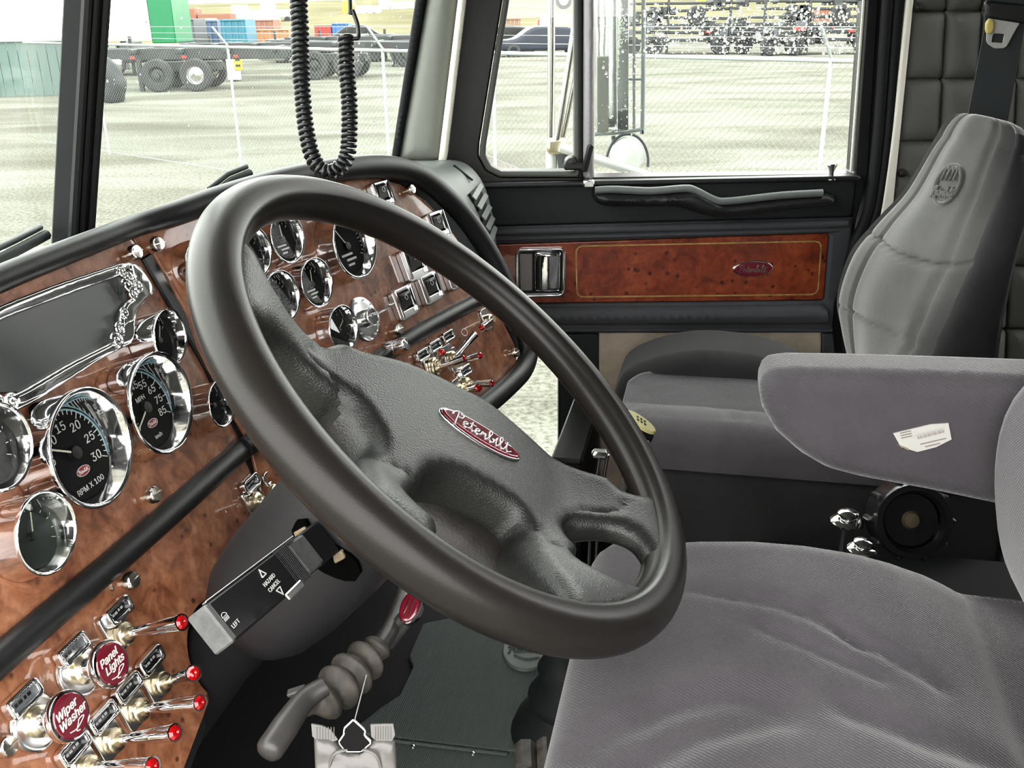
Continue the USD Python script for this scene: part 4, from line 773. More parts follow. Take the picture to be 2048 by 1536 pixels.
# ================================================================ SEATS AND THE FLOOR
SF = Frame((0, 0, 0), TR, LA)                               # plan: x to the rear, y to the passenger side
def SL(l): return Frame(LA*l, TR, ZZ)                       # side view at lateral l, facing the driver's door
def crease_fn(fr, lines, h, amp, w):
    ls = [LineString(fr.px(l, h)) for l in lines]
    def g(x, y):
        p = shapely.points(np.c_[x, y]); return -sum(amp*np.exp(-(shapely.distance(p, l)/w)**2) for l in ls)
    return g
zc = 1.735
far_px = SL(.965).px([(1330, 1072), (1400, 1065), (1500, 1064), (1600, 1071), (1700, 1088), (1780, 1108), (1850, 1138), (1900, 1168), (1940, 1208), (1990, 1230), (2060, 1248)])
ds = Thing('driver_seat', 'grey velour driver seat in the foreground, only cushion and back edge visible', 'seat', base_frame(tlz(.15, .73, FLOOR)))
cr1 = crease_fn(SF, [[(1385, 1182), (1450, 1200), (1560, 1225), (1660, 1262), (1760, 1300), (1880, 1345)], [(1520, 1262), (1640, 1310), (1760, 1350)], [(1640, 1235), (1700, 1275), (1720, 1292)]], zc, .006, .010)
cr2 = crease_fn(SF, [[(1150, 1500), (1240, 1440), (1330, 1405), (1450, 1390), (1560, 1400)], [(1240, 1536), (1400, 1470), (1560, 1440)], [(1700, 1420), (1860, 1470), (2048, 1480)]], zc, .009, .02)
def dfn(x, y): return np.interp(x, far_px[:, 0], far_px[:, 1])-zc+cr1(x, y)+cr2(x, y)-.012*np.exp(-((y-.73)/.11)**2)+.004*(meshkit.fbm(np.c_[x*9, y*9, 0*x], 3, 5)-.5)
cu = Polygon([(-.112, .5), (-.112, .95), (-.09, .985), (.44, .985), (.44, .47), (-.09, .47)]).buffer(-.03).buffer(.03)
ds.part('cushion', infr(pillow(cu, zc, zc-.2, .05, .05, dfn, .008, K=5), SF), 'velour', 60, True)
ds.part('seat_base', tlbox(-.02, .42, .52, .93, FLOOR, zc-.19, .01), 'lower_black', 35, True)
bk = [(2048, 765), (2020, 800), (1998, 850), (1986, 910), (1983, 980), (1990, 1060), (2010, 1130), (2048, 1195), (2110, 1250), (2500, 1290), (2560, 200), (2330, 180), (2200, 420), (2110, 660)]
ds.part('backrest', infr(pillow(smooth_poly(SL(.95).px(bk), 3), .47, -.035, .05, step=.02, sym=True, K=4), SL(.95)), 'velour', 60, True)
ar = [(1516, 765), (1519, 740), (1535, 724), (1570, 719), (1700, 721), (1900, 727), (2110, 735), (2110, 1008), (1980, 985), (1850, 958), (1720, 934), (1650, 916), (1595, 884), (1548, 842), (1523, 800)]
AF = SL(1.03); arm = ds.part('armrest', infr(pillow(Polygon(AF.px(ar)).buffer(-.01).buffer(.01), .043, -.043, .024, step=.01, sym=True, K=5), AF), 'velour', 60, True, label='padded armrest with a sticker')
stp = AF.px([(1786, 866), (1890, 841), (1896, 843), (1903, 880), (1899, 886), (1826, 905), (1822, 904), (1792, 888), (1789, 884)], .043)
st = ds.part('sticker', infr(pillow(Polygon(stp), .0446, .0425, 0, step=.02), AF), 'sticker', False, True, under=arm, label='white barcode sticker with a peeling corner')
ds.part('peeled_corner', infr(pillow(Polygon(AF.px([(1793, 887), (1803, 886), (1826, 904)], .044)), .0465, .0446, 0, step=.02), AF), 'sticker_back', False, True, under=arm)
p0, p1, p2 = AF.px([(1833, 868), (1887, 854), (1835, 876)], .044); e_ = p1-p0; dn = unit(A([e_[1], -e_[0]]))*.0085; RNG2 = np.random.default_rng(3); x = 0
bars = []
while x < .97:
    w_ = RNG2.choice([.012, .02, .035]); a_ = p0+e_*x; b_ = p0+e_*(x+w_); bars.append(infr(pillow(Polygon([a_, b_, b_+dn, a_+dn]), .0449, .0446, 0, step=.05), AF)); x += w_+RNG2.choice([.015, .025])
ds.part('barcode', cat(*bars), 'ink', False, True, under=arm)
for a_, b_ in (((1800, 866), (1822, 861)), ((1801, 871), (1823, 866)), ((1802, 876), (1824, 871)), ((1840, 888), (1892, 876)), ((1850, 893), (1880, 886))):
    q = AF.px([a_, b_], .044); ds.part('printed_line', infr(tube([[*q[0], .0446], [*q[1], .0446]], .0007, 4), AF), 'ink', False, True, under=arm)
for x, y, w_ in ((1052, 1505, .022), (1090, 1500, .016)):
    c_ = lat(x, y, .74); ds.part('pedestal_block', infr(rbox(w_, .05, .06, .006, c_-ZZ*.03-A([0, 0, 0])), WORLD), 'boot_rubber', 40, True)

# ---- passenger seat
ps_ = Thing('passenger_seat', 'grey velour passenger seat with embossed oval on its headrest', 'seat', base_frame(tlz(.15, 1.67, FLOOR)))
def pfn(x, y): return -.042*np.clip((y-1.46)/.14, 0, 1)**2-.02*np.clip((x-.1)/.3, 0, 1)+.006*(meshkit.fbm(np.c_[x*8, y*8, 0*x], 3, 8)-.5)+crp(x, y)
crp = crease_fn(SF, [[(1480, 800), (1500, 830), (1490, 850)], [(1440, 805), (1460, 850)]], 1.66, .003, .008)
pc_ = Polygon([(-.135, 1.47), (-.135, 1.7), (-.11, 1.76), (.46, 1.76), (.46, 1.41), (-.1, 1.41)]).buffer(-.04).buffer(.04)
ps_.part('cushion', infr(pillow(pc_, 1.672, 1.6, .04, .035, pfn, .012, K=4), SF), 'velour', 60, True)
fb = SL(1.87).px([(1236, 800), (1240, 745), (1262, 708), (1330, 681), (1400, 671), (1480, 676), (1560, 694), (1640, 735), (1760, 790), (1760, 900), (1300, 900)])
ps_.part('side_bolster', infr(pillow(smooth_poly(fb, 3), .115, -.06, .03, step=.015, sym=True, K=4), SL(1.87)), 'velour_dark_shaded', 60, True, label='far side bolster coloured dark for its backlit shade')  # shade of the window-backlit bolster is put into its colour
ps_.part('side_panel', tlbox(-.12, .5, 1.415, 1.9, FLOOR+.02, 1.61, .03), 'velour_dark_shaded', 60, True, label='dark side of the seat box')
LV = [((1706, 790), 1.84, (1765, 800), 1.46, (1985, 800)), ((1668, 660), 1.86, (1838, 662), 1.46, (2005, 650)), ((1662, 595), 1.87, (1868, 595), 1.46, (2020, 580)), ((1688, 515), 1.82, (1899, 535), 1.465, (2040, 490)),
      ((1738, 450), 1.78, (1928, 452), 1.49, (2060, 425)), ((1798, 385), 1.735, (1950, 390), 1.515, (2066, 380)), ((1850, 300), 1.70, (1972, 322), 1.54, (2062, 342)), ((1872, 270), 1.69, (1984, 292), 1.55, (2052, 314))]
FFp = A([lat(*l[0], l[1]) for l in LV]); NFp = A([lat(*l[2], l[3]) for l in LV]); NRp = A([lat(*l[4], l[3]+.02) for l in LV])
K_ = 12; FFp, NFp, NRp = (spline(p, K_) for p in (FFp, NFp, NRp)); S_ = np.arange(len(FFp))/K_
W_ = np.linspace(0, 1, 61); secs = []
def rnd(w, k, r): t = np.clip((np.abs(2*w-1)-(1-k))/k, 0, 1); return -r*(1-np.sqrt(np.clip(1-t*t, 0, 1)))
FRONT = {}
for i, s in enumerate(S_):
    a_, b_, c_ = FFp[i], NFp[i], NRp[i]; acr = b_-a_; side = c_-b_; nf = unit(-side); out = unit(np.cross(nf, ZZ)); out = out if out@LA < 0 else -out
    hz = np.exp(-((s-2.9-.85*(1-W_))/.06)**2)*.009+np.exp(-((s-.7-1.1*(1-W_))/.07)**2)*.005
    vz = (np.exp(-((W_-.26)/.018)**2)+np.exp(-((W_-.93)/.016)**2))*.007
    bul = rnd(W_, .3, .035)+.012*np.exp(-((W_-.57)/.22)**2)-hz-vz
    fr_ = a_+acr*W_[:, None]+nf*bul[:, None]
    v_ = np.linspace(0, 1, 14)[1:]; sd = b_+side*v_[:, None]+out*(.018*np.sin(v_*pi)**.7)[:, None]+nf*(rnd(A([1.]), .3, .035)*(1-v_)**4)[:, None]
    bk_ = c_-acr*np.linspace(0, 1, 10)[1:, None]; fs = (a_+side)-side*np.linspace(0, 1, 8)[1:-1, None]-out*.012+nf*-.0
    secs.append(np.vstack([fr_, sd, bk_, fs])); FRONT[i] = fr_
top = secs[-1]; cen = top.mean(0); dv = unit(cen-secs[-8].mean(0))
for k in np.linspace(.15, 1, 7): secs.append(cen+(top-cen)*math.sqrt(1-k*k*.97)+dv*.042*math.sin(k*pi/2))
bv, bfc = loft(secs); ncol = len(secs[0]); side_ = np.array([any(60 < k_ % ncol < 84 for k_ in q) and max(q)//ncol < len(S_)+3 for q in bfc])
def pick(m): ff = bfc[m]; u, inv = np.unique(ff, return_inverse=True); return bv[u], inv.reshape(ff.shape)
ps_.part('backrest', pick(~side_), 'velour_back', 60, True); ps_.part('backrest_side', pick(side_), 'velour_side', 60, True, label='darker side of the backrest')  # side and back faces take a darker velour colour than the front
_i = int(5.35*K_); nf = unit(-(NRp[_i]-NFp[_i])); o_ = on_plane([(1899, 372)], FFp[_i]*.45+NFp[_i]*.55+nf*.0135, nf)[0]; ya_ = unit(FFp[_i+6]-FFp[_i-6]+NFp[_i+6]-NFp[_i-6]); xa_ = unit(NFp[_i]-FFp[_i])
FG = A([FRONT[i] for i in range(len(FRONT))]); d_ = (FG-CAM)/np.linalg.norm(FG-CAM, axis=2)[..., None]; tg = unit(ray([(1899, 372)])[0]); bi, bj = np.unravel_index(np.argmax(d_@tg), d_.shape[:2])
ya_ = unit(FG[bi+5, bj]-FG[bi-5, bj]); xa_ = unit(FG[bi, bj+9]-FG[bi, bj-9]); EF = Frame(FG[bi, bj], xa_, ya_)
if EF.z@(CAM-EF.o) < 0: EF = Frame(FG[bi, bj], -xa_, ya_)
EF = Frame(EF.o+EF.z*.002, EF.x, EF.y)
q = EF.px([(1873, 372), (1927, 372), (1900, 328), (1898, 415)]); rx = abs(q[1][0]-q[0][0])/2; ry_ = abs(q[3][1]-q[2][1])/2
eb = ps_.part('embossed_oval', infr(pillow(ell(rx, ry_).difference(ell(rx-.006, ry_-.006)), .004, -.02, .003, step=.004), EF), 'velour_back', 60, True, label='embossed oval on the headrest')
ps_.part('embossed_script', infr(mv(script(rx*1.7, .0022, 0, 6), (0, -.012, .003)), EF), 'velour_back', 60, True, under=eb)
ps_.part('embossed_mark', infr(cat(*[mv(tube(spline(A([(-.007, 0, 0), (-.002, .018, 0), (.004, .016, 0), (.003, 0, 0)]), 4), .0022, 6), (dx, .006, .003)) for dx in (-.008, .002, .011)]), EF), 'velour_back', 60, True, under=eb)
# ---- seat belt
bf = SL(1.78); sb = Thing('seat_belt', 'black seat belt with silver latch plate and yellow tab by the rear wall', 'seat belt', base_frame(bf.world([*bf.px([(2000, 60)])[0], 0])))
sb.part('webbing', infr(pillow(Polygon(bf.px([(1985, -200), (2075, -200), (2048, 60), (2012, 260), (1985, 420), (1905, 420), (1932, 250), (1968, 62)])), .0015, -.0015, 0, step=.05), bf), 'belt', 30, True)
lp = Polygon(bf.px([(1976, 35), (2041, 44), (2031, 60), (2013, 93), (2006, 97), (1988, 97), (1975, 88), (1972, 80)], .006)).buffer(-.002).buffer(.002); ho = Polygon(bf.px([(1986, 67), (2008, 68), (2005, 86), (1983, 84)], .006))
sb.part('latch_plate', infr(pillow(lp.difference(ho), .008, .005, .001, step=.004), bf), 'plate_grey', 40, True)
sb.part('plate_sleeve', infr(pillow(Polygon(bf.px([(1972, 4), (2060, 12), (2056, 46), (2040, 44), (1976, 34)], .006)).buffer(.002), .012, .001, .004, step=.01), bf), 'black_plastic', 40, True)
sb.part('yellow_tab', infr(pillow(smooth_poly(bf.px([(1971, 46), (1978, 38), (1987, 42), (1986, 62), (1978, 68), (1971, 64)], .006), 3), .013, .004, .003, step=.004), bf), 'yellow_plastic', 40, True)
# ---- floor mat, sill strip
FZ = Frame((0, 0, FLOOR), TR, LA)
usd_rib = {'t': ('texture_coordinate', {}), 'w': ('wave_texture', {'scale': 95.0, 'bands_direction': 'x'}), 'b': ('bump', {'distance': .002, 'strength': .35}), 'p': ('principled_bsdf', {'base_color': (.05, .062, .058), 'roughness': .65, 'specular_ior_level': .3})}
MATS['mat_rubber'] = usdkit.material(stage, '/World/Looks/ribbed_rubber', usd_rib, [('t.object', 'w.vector'), ('w.fac', 'b.height'), ('b.normal', 'p.normal')], surface='p.BSDF')
fm = Thing('floor_mat', 'dark green ribbed rubber floor mat with raised oval', 'floor mat', FZ.at(FZ.loc(at_z(960, 1390, FLOOR+.004))))
fm.part('mat', infr(pillow(Polygon(FZ.px([(846, 1246), (1000, 1215), (1180, 1225), (1142, 1330), (1118, 1492), (1010, 1500), (795, 1474), (700, 1462), (760, 1415), (800, 1388), (826, 1332), (818, 1308)], .008)), .008, .001, .003, step=.03), FZ), 'mat_rubber', 40, True)
c_ = FZ.px([(1052, 1302)], .009)[0]; a_ = FZ.px([(1004, 1300), (1098, 1300)], .009); rx = np.linalg.norm(a_[1]-a_[0])/2; dx_ = unit(a_[1]-a_[0]); b_ = FZ.px([(1052, 1262), (1052, 1342)], .009); ry_ = np.linalg.norm(b_[1]-b_[0])/2
R2 = A([[dx_[0], dx_[1], 0], [-dx_[1], dx_[0], 0], [0, 0, 1]])
mo_ = fm.part('raised_oval', infr(mv(pillow(ell(rx, ry_), .005, 0, .003, step=.006), [*c_, .008], R2), FZ), 'mat_emblem', 50, True, label='pale raised oval')
fm.part('oval_script', infr(mv(mv(script(rx*1.5, .0022, 0, 6), (0, -.0, .013)), [*c_, 0], R2), FZ), 'mat_rubber', 50, True, under=mo_)
fm.part('oval_stroke', infr(mv(tube(spline(A([(-rx*.5, -ry_*.3, .013), (0, -ry_*.5, .013), (rx*.55, -ry_*.42, .013)]), 6), .0022, 6), [*c_, 0], R2), FZ), 'mat_rubber', 50, True, under=mo_)
sp_ = Thing('sill_strip', 'dark ridged strip with small screws along the near edge of the floor mat', 'sill', FZ.at(FZ.loc(at_z(900, 1510, FLOOR+.002))))
sp_.part('strip', infr(pillow(Polygon(FZ.px([(700, 1466), (795, 1478), (1010, 1504), (1118, 1496), (1110, 1620), (660, 1620)], .004)), .004, .0005, .002, step=.03), FZ), 'mat_rubber', 40, True)
for p in ((826, 1494), (946, 1508)): sp_.part('screw', infr(mv(lathe([(0, .004), (.003, .003), (.004, 0)], 12), [*FZ.px([p], .004)[0], .004]), FZ), 'dull_chrome', 40, True)
q = FZ.px([(760, 1480), (1015, 1510)], .004); sp_.part('ridge', infr(tube(np.c_[q, [.005, .005]], .003, 8), FZ), 'mat_rubber', 50, True)
# ---- things between the seats
ct = Thing('seat_console', 'black low box between the seats carrying the air valves', 'console', base_frame(tlz(.3, 1.2, FLOOR)))
kp = lat(1692, 1047, 1.2); kz = kp[2]
ct.part('box', tlbox(.1, .62, 1.06, 1.37, FLOOR+.005, kz-.13, .01), 'lower_black', 35, True)
def button(c, s, label):
    b = Thing('air_valve_button', label, 'button', base_frame(c+ZZ*.0005), 'chrome air valve buttons between the seats')
    b.part('flange', lathe([(0, .006*s), (.012*s, .007*s), (.0185*s, .005*s), (.0225*s, .002*s), (.0225*s, 0), (0, 0)], 32), 'chrome', 40)
    b.part('stem', lathe([(0, 0), (.006, 0), (.006, -.131), (0, -.131)], 12), 'dull_chrome', 40)
    b.part('plunger', lathe([(0, .0185*s), (.009*s, .0175*s), (.0138*s, .0145*s), (.0138*s, .012*s), (.01*s, .011*s), (.01*s, .0065*s)], 32), 'chrome', 40)
button(at_z(1694, 1045, kz), 1, 'larger two-tier chrome button standing between the two seats'); button(at_z(1724, 1100, kz), .85, 'smaller chrome button just peeking over the driver cushion edge')
hwc = lat(1822, 1040, 1.2); hf = Frame(hwc, unit(np.cross(ZZ, -LA+TR*.15+ZZ*.35)), unit(ZZ+LA*.35)); hk = Thing('adjuster_knob', 'large round black adjuster knob with a tan centre', 'knob', hf)
rk = .052; hk.part('rim', lathe([(rk*.72, .004), (rk*.8, .014), (rk*.95, .014), (rk, .006), (rk, -.03), (0, -.03), (0, 0), (rk*.68, 0)], 40), 'black_gloss', 50)
for i in range(10): t_ = 2*pi*i/10; hk.part('finger_rib', mv(rbox(.008, .012, .03, .003), (rk*.99*math.cos(t_), rk*.99*math.sin(t_), -.008), [[-math.sin(t_), math.cos(t_), 0], [math.cos(t_), math.sin(t_), 0], [0, 0, 1]]), 'black_plastic', 40)
hk.part('hub', lathe([(0, .006), (rk*.18, .005), (rk*.24, 0)], 24), 'dim_tan', 40, label='tan hub')
# ---- gear shifter
gp = lat(1282, 842, 1.2); gs = Thing('gear_shifter', 'black gear shift knob with yellow pattern label behind the wheel rim', 'gear lever', base_frame(A([gp[0], gp[1], FLOOR])))
gf = Frame(gp, unit(TR*.5+LA*.1-ZZ*.35), unit(LA)); gf = gf if gf.z@ZZ > 0 else Frame(gp, gf.x, -gf.y)
gs.part('knob', infr(pillow(ell(.03, .022), -.001, -.05, .012, .014, step=.006, sym=True), gf), 'black_gloss', 60, True)
gl = gs.part('pattern_label', infr(pillow(ell(.026, .017), .0005, -.004, .003, .001, step=.004), gf), 'shift_label', 50, True, label='yellow shift pattern label')
gs.part('label_mark', infr(cat(*[rbox(.003, .004, .0006, .0001, (x_, y_, .001)) for x_ in (-.006, 0, .006) for y_ in (-.004, .004)]), gf), 'black_gloss', False, True, under=gl)
gs.part('range_button', infr(mv(lathe([(0, .006), (.005, .005), (.006, 0)], 16), (.02, -.016, -.018), [[1, 0, 0], [0, 0, -1], [0, -1, 0]]), gf), 'dull_chrome', 40, True)
gs.part('shaft', tube([gp-ZZ*.045, gp-ZZ*.25-TR*.03, A([gp[0], gp[1], FLOOR+.12])-TR*.1], .008, 12), 'black_gloss', 50, True)
gs.part('boot', lathe([(0, .16), (.03, .155), (.045, .13), (.04, .11), (.06, .08), (.055, .06), (.08, .03), (.09, .002), (0, .002)], 28) if False else mv(lathe([(0, .16), (.03, .155), (.045, .13), (.04, .11), (.06, .08), (.055, .06), (.08, .03), (.09, .003), (0, .003)], 28), A([gp[0], gp[1], FLOOR])-TR*.1), 'black_rubber', 50, True)
cl = lat(1200, 908, 1.33); lv_ = Thing('console_lever', 'small lever with a flat chrome head on twin rods behind the wheel', 'lever', base_frame(cl))
lv_.part('head', bar(cl-TR*.013, cl+TR*.013, .02, .012, .004), 'chrome', 40, True)
for dx in (0, .012): lv_.part('rod', tube([cl+TR*dx, cl+TR*(dx-.012)-ZZ*.09, A([*(cl+TR*(dx-.02))[:2], FLOOR+.004])], .0028, 8), 'dull_chrome', 50, True)
hb = Thing('heater_box', 'matt black heater box on the passenger floor below the door', 'heater box', base_frame(tlz(-.24, 1.7, FLOOR)))
hb.part('box', tlbox(-.268, -.212, 1.62, 1.93, FLOOR+.004, 1.49, .008), 'lower_black', 35, True); hb.part('lid', tlbox(-.27, -.21, 1.615, 1.935, 1.491, 1.503, .004), 'black_plastic', 35, True)
# ================================================================ OUTSIDE THE CAB
def OUT(y): return Frame((0, y, 0), (1, 0, 0), (0, 0, 1))    # upright plane y metres ahead of the camera
# ---- hood, cowl and wipers
hd = Thing('truck_hood', 'white truck hood and cowl outside the windshield', 'hood', base_frame(BP-TR*.6-ZZ*.3))
secs = []
for t, w, z in ((-.02, .82, 1.955), (-.1, .8, 1.955), (-.5, .6, 1.93), (-1.0, .5, 1.87), (-1.6, .44, 1.8), (-1.95, .42, 1.74), (-2.0, .38, 1.6)):
    q = [BP*[1, 1, 0]+TR*(t-.12*(abs(k)/w)**2*(t > -.3)*-1)+LA*(.0+k)+ZZ*(z-.22*(abs(k)/w)**3.2) for k in np.linspace(-w, w, 17)]
    secs.append(np.vstack([q, A([[*p[:2], p[2]-.03] for p in q[::-1]])]))
hd.part('hood_panel', loft(secs[1:]), 'white_paint', 50, True)
for i, (pts, lb) in enumerate(((((-20, 528), (40, 498), (92, 470)), 'black wiper outside the driver half of the windshield'), (((425, 392), (462, 362), (500, 346)), 'black wiper outside the passenger half of the windshield'))):
    w = [lat(*p, (1.02, 1.3)[i])-RK*0-TR*.0 for p in pts]
    o = unit(np.cross((BP-BD, BA-BP)[i], RK)); o = o if o@TR < 0 else -o; b0_ = (BD, BP)[i]
    w = [on_plane([p], b0_+o*.012, o)[0] for p in pts]
    T = Thing('wiper', lb, 'wiper', base_frame(w[1])); T.part('blade', tube(w, .007, 8), 'black_rubber', 50, True); T.part('arm', tube([p+ZZ*.009+o*.006 for p in w], .0045, 8), 'black_plastic', 50, True)
# ---- mirror on its bracket
MY = OUT(2.42); mt = Thing('side_mirror', 'tall chrome west coast side mirror and round convex mirror on a bracket', 'side mirror', base_frame(MY.world([*MY.px([(1190, 280)])[0], 0])))
def mq(name, pts, m, zt, zb, er=.006, lab=None): return mt.part(name, infr(pillow(Polygon(MY.px(pts)), zt, zb, er, step=.03), MY), m, 50, True, lab)
mq('mirror_head', [(1189, -330), (1252, -330), (1252, 262), (1189, 266)], 'dull_chrome', .05, -.05, .03, 'white mirror head')
mq('mirror_back', [(1190, 110), (1213, 110), (1213, 258), (1190, 260)], 'pillar_grey', .056, .05, .003)
mq('reflector', [(1229, -330), (1252, -330), (1252, 256), (1229, 258)], 'mirror_glass', .055, .05, .002, 'mirror glass strip')
def mtube(name, pts, r, h=0, m='galvanised', n=10, sm=True):
    q = MY.px(pts); q = spline(q, 6) if sm else q; return mt.part(name, infr(tube(np.c_[q, np.full(len(q), h)], r, n), MY), m, 50, True)
mtube('frame_tube', [(1285, -330), (1285, 0), (1283, 246), (1278, 256), (1240, 262), (1188, 266)], .0055, .02)
mtube('frame_tube', [(1266, -330), (1266, 255)], .0035, .02, sm=False)
mtube('frame_tie', [(1252, 157), (1284, 157)], .0035, .02, sm=False)
mtube('pole', [(1103, -330), (1102, 0), (1101, 278)], .009, .03, 'nickel', sm=False)
mtube('brace', [(1170, -120), (1146, 60), (1112, 282)], .008, .04, 'nickel', sm=False); mtube('brace', [(1188, -120), (1166, 60), (1122, 282)], .007, .03, 'nickel', sm=False)
mt.part('bracket_joint', infr(mv(rbox(.05, .04, .04, .008), [*MY.px([(1112, 288)])[0], .03]), MY), 'brass_nut', 40, True)
mtube('arm', [(1118, 288), (1160, 302), (1240, 328), (1320, 356), (1420, 390)], .012, .06, 'white_paint')
mtube('arm', [(1102, 290), (1102, 420)], .014, .02, 'white_paint', sm=False)
mt.part('bracket_plate', infr(pillow(Polygon(MY.px([(1110, 292), (1150, 305), (1165, 345), (1118, 350)])), .03, .015, .003, step=.02), MY), 'slate_paint', 40, True)
c_ = MY.px([(1252, 306)])[0]; rr2 = .043
mt.part('round_mirror', infr(mv(lathe([(0, .012), (rr2*.6, .009), (rr2*.95, .002), (rr2, -.004), (rr2*.8, -.02), (0, -.03)], 32), [*c_, .03]), MY), 'white_paint', 50, True, label='round convex mirror shell')
a_ = np.linspace(-.15, pi+.1, 22); mt.part('mirror_ring', infr(tube(np.c_[c_[0]+.052*np.cos(a_), c_[1]-.02+.07*np.sin(a_), np.full(22, .03)], .0035, 8), MY), 'slate_paint', 50, True)
mtube('mirror_stem', [(1225, 270), (1228, 320)], .005, .02, 'slate_paint', sm=False)
# ---- chain link fence
RZ = 1.85; fa, fb_ = at_z(454, 94, RZ), at_z(1720, 122, RZ); fd = unit((fb_-fa)*[1, 1, 0]); L_ = np.linalg.norm(fb_-fa)
fx = Frame([*fa[:2], 0], fd, ZZ)
fe = Thing('chain_link_fence', 'galvanised chain link fence with barbed wire arms across the yard', 'fence', fx)
X0, X1 = -6.5, L_+2.5
def tube2(a, b, r, n=6): return tube([a, b], r, n)
fe.part('top_rail', tube2((X0, RZ, 0), (X1, RZ, 0), .021, 8), 'galvanised', 50)
fe.part('bottom_wire', tube2((X0, .05, 0), (X1, .05, 0), .006, 5), 'galvanised', 50)
wires = []; g_ = .075
for k in np.arange(X0-RZ, X1, g_):
    for s_ in (1, -1):
        a0, a1 = (k, k+RZ) if s_ > 0 else (k+RZ, k); u0, u1 = 0, 1
        p, q = A([a0, .04, .004*s_]), A([a1, RZ-.02, .004*s_]); lo, hi = 0., 1.
        dx_ = q[0]-p[0]
        for b_, sg in ((X0, 1), (X1, -1)):
            t_ = (b_-p[0])/dx_
            if (dx_ > 0) == (sg > 0): lo = max(lo, t_)
            else: hi = min(hi, t_)
        if hi > lo: wires.append(tube([p+(q-p)*lo, p+(q-p)*hi], .0016, 3, caps=False))
fe.part('chain_link_mesh', cat(*wires), 'fence_wire', False, kind='stuff')
for xp in (185, 456, 765, 986, 1664, 2200):
    w_ = on_plane([(xp, 100)], fx.o, fx.z)[0]; lx = fx.loc(w_)[0]
    if not X0-.1 < lx < X1: continue
    fe.part('post', tube2((lx, 0, 0), (lx, RZ+.02, 0), .021, 10), 'galvanised', 50); fe.part('barb_arm', tube2((lx, RZ+.02, 0), (lx-.03, RZ+.28, .2), .016, 6), 'galvanised', 50)
for d_ in (.33, .66, 1.0): fe.part('barbed_wire', tube2((X0, RZ+.02+.26*d_, .2*d_), (X1, RZ+.02+.26*d_, .2*d_), .0035, 4), 'galvanised', 50)
# ---- parked things beyond the fence
def wheel_m(r, w): return lathe([(r*.55, w*.5), (r*.9, w*.5), (r, w*.36), (r, -w*.36), (r*.9, -w*.5), (0, -w*.5), (0, w*.12), (r*.5, w*.15), (r*.55, w*.5)], 28)
def place_px(x, y): return at_z(x, y, 0)
def facing(p, ang=0): c, s_ = math.cos(ang), math.sin(ang); return Frame(p, (c, s_, 0), (-s_, c, 0))
bt = Thing('box_trailer', 'huge white box trailer with a green front end beyond the yard', 'trailer', base_frame(OUT(45).world([*OUT(45).px([(100, 90)])[0], 0])*[1, 1, 0]))
O = OUT(45); pw = O.px([(-420, -60), (283, -60), (290, 82), (-420, 82)]); x0, z0, x1, z1 = pw[0][0], pw[2][1], pw[1][0], 5.2
bt.part('body', mv(rbox(x1-x0, 2.6, z1-z0, .03), ((x0+x1)/2, 46.3, (z0+z1)/2)), 'white_paint', 40, True)
gx = O.px([(351, 80)])[0][0]; bt.part('front_end', mv(rbox(gx-x1, 2.5, z1-z0+.1, .03), ((gx+x1)/2, 46.3, (z0+z1)/2-.05)), 'green_paint', 40, True, 'green front end')
for i in range(2): bt.part('wheel', (lambda m: (m[0]@A([[1, 0, 0], [0, 0, 1], [0, -1, 0]])+A([x0+2+i*1.3, 45.2, .52]), m[1]))(wheel_m(.52, .3)), 'tyre', 40, True)
bt.part('landing_leg', mv(rbox(.2, .2, z0, .02), (x1-1.5, 45.6, z0/2)), 'slate_paint', 40, True)
# skeletal trailers: one built, others copied
def up_wheel(r, w, p): m = wheel_m(r, w); return m[0]@A([[1, 0, 0], [0, 0, 1], [0, -1, 0]])+A(p), m[1]
GS = 'skeletal trailers parked beyond the fence'
p0 = place_px(330, 184); tr_ = Thing('skeletal_trailer', 'black skeletal trailer with a bright wheel disc, nearest of those left of the cord', 'trailer', facing(p0, .05), GS)
for y_ in (-.45, .45): tr_.part('main_beam', rbox(9.5, .14, .36, .02, (-.8, y_+1.0, 1.12)), 'frame_black', 40)
for i in range(7): tr_.part('cross_member', rbox(.12, 2.4, .16, .02, (-5.2+i*1.45, 1.0, 1.22)), 'frame_black', 40)
for sx in (1.05, -.15):
    for sy in (0, 2.0):
        w_ = tr_.part('wheel', up_wheel(.5, .3, (sx, sy, .5)), 'tyre', 40)
        tr_.part('wheel_disc', (lambda m: (m[0]@A([[1, 0, 0], [0, 0, 1], [0, -1, 0]])+A([sx, sy-.02, .5]), m[1]))(lathe([(0, .13), (.09, .12), (.1, .05), (.2, .03), (.27, .12), (.285, .13), (.285, .0)], 24)), 'chrome' if sx > 1 else 'frame_black', 40, under=w_)
tr_.part('axle_box', rbox(2.3, .9, .3, .03, (.45, 1.0, .72)), 'frame_black', 40)
tr_.part('landing_leg', rbox(.14, .14, .95, .01, (-.75, .2, .5)), 'frame_black', 40); tr_.part('landing_leg', rbox(.14, .14, .95, .01, (-.75, 1.8, .5)), 'frame_black', 40)
tr_.part('air_tank', (lambda m: (m[0]@A([[0, 0, 1], [0, 1, 0], [-1, 0, 0]])+A([-1.7, .1, .85]), m[1]))(lathe([(0, .5), (.12, .48), (.16, .4), (.16, -.4), (.12, -.48), (0, -.5)], 16)), 'dull_chrome', 40)
for i in range(5): tr_.part('marker_lamp', rbox(.14, .05, .08, .01, (-4+i*1.6, -.22 if i % 2 else -.2, 1.05)), 'lens_red', 30)
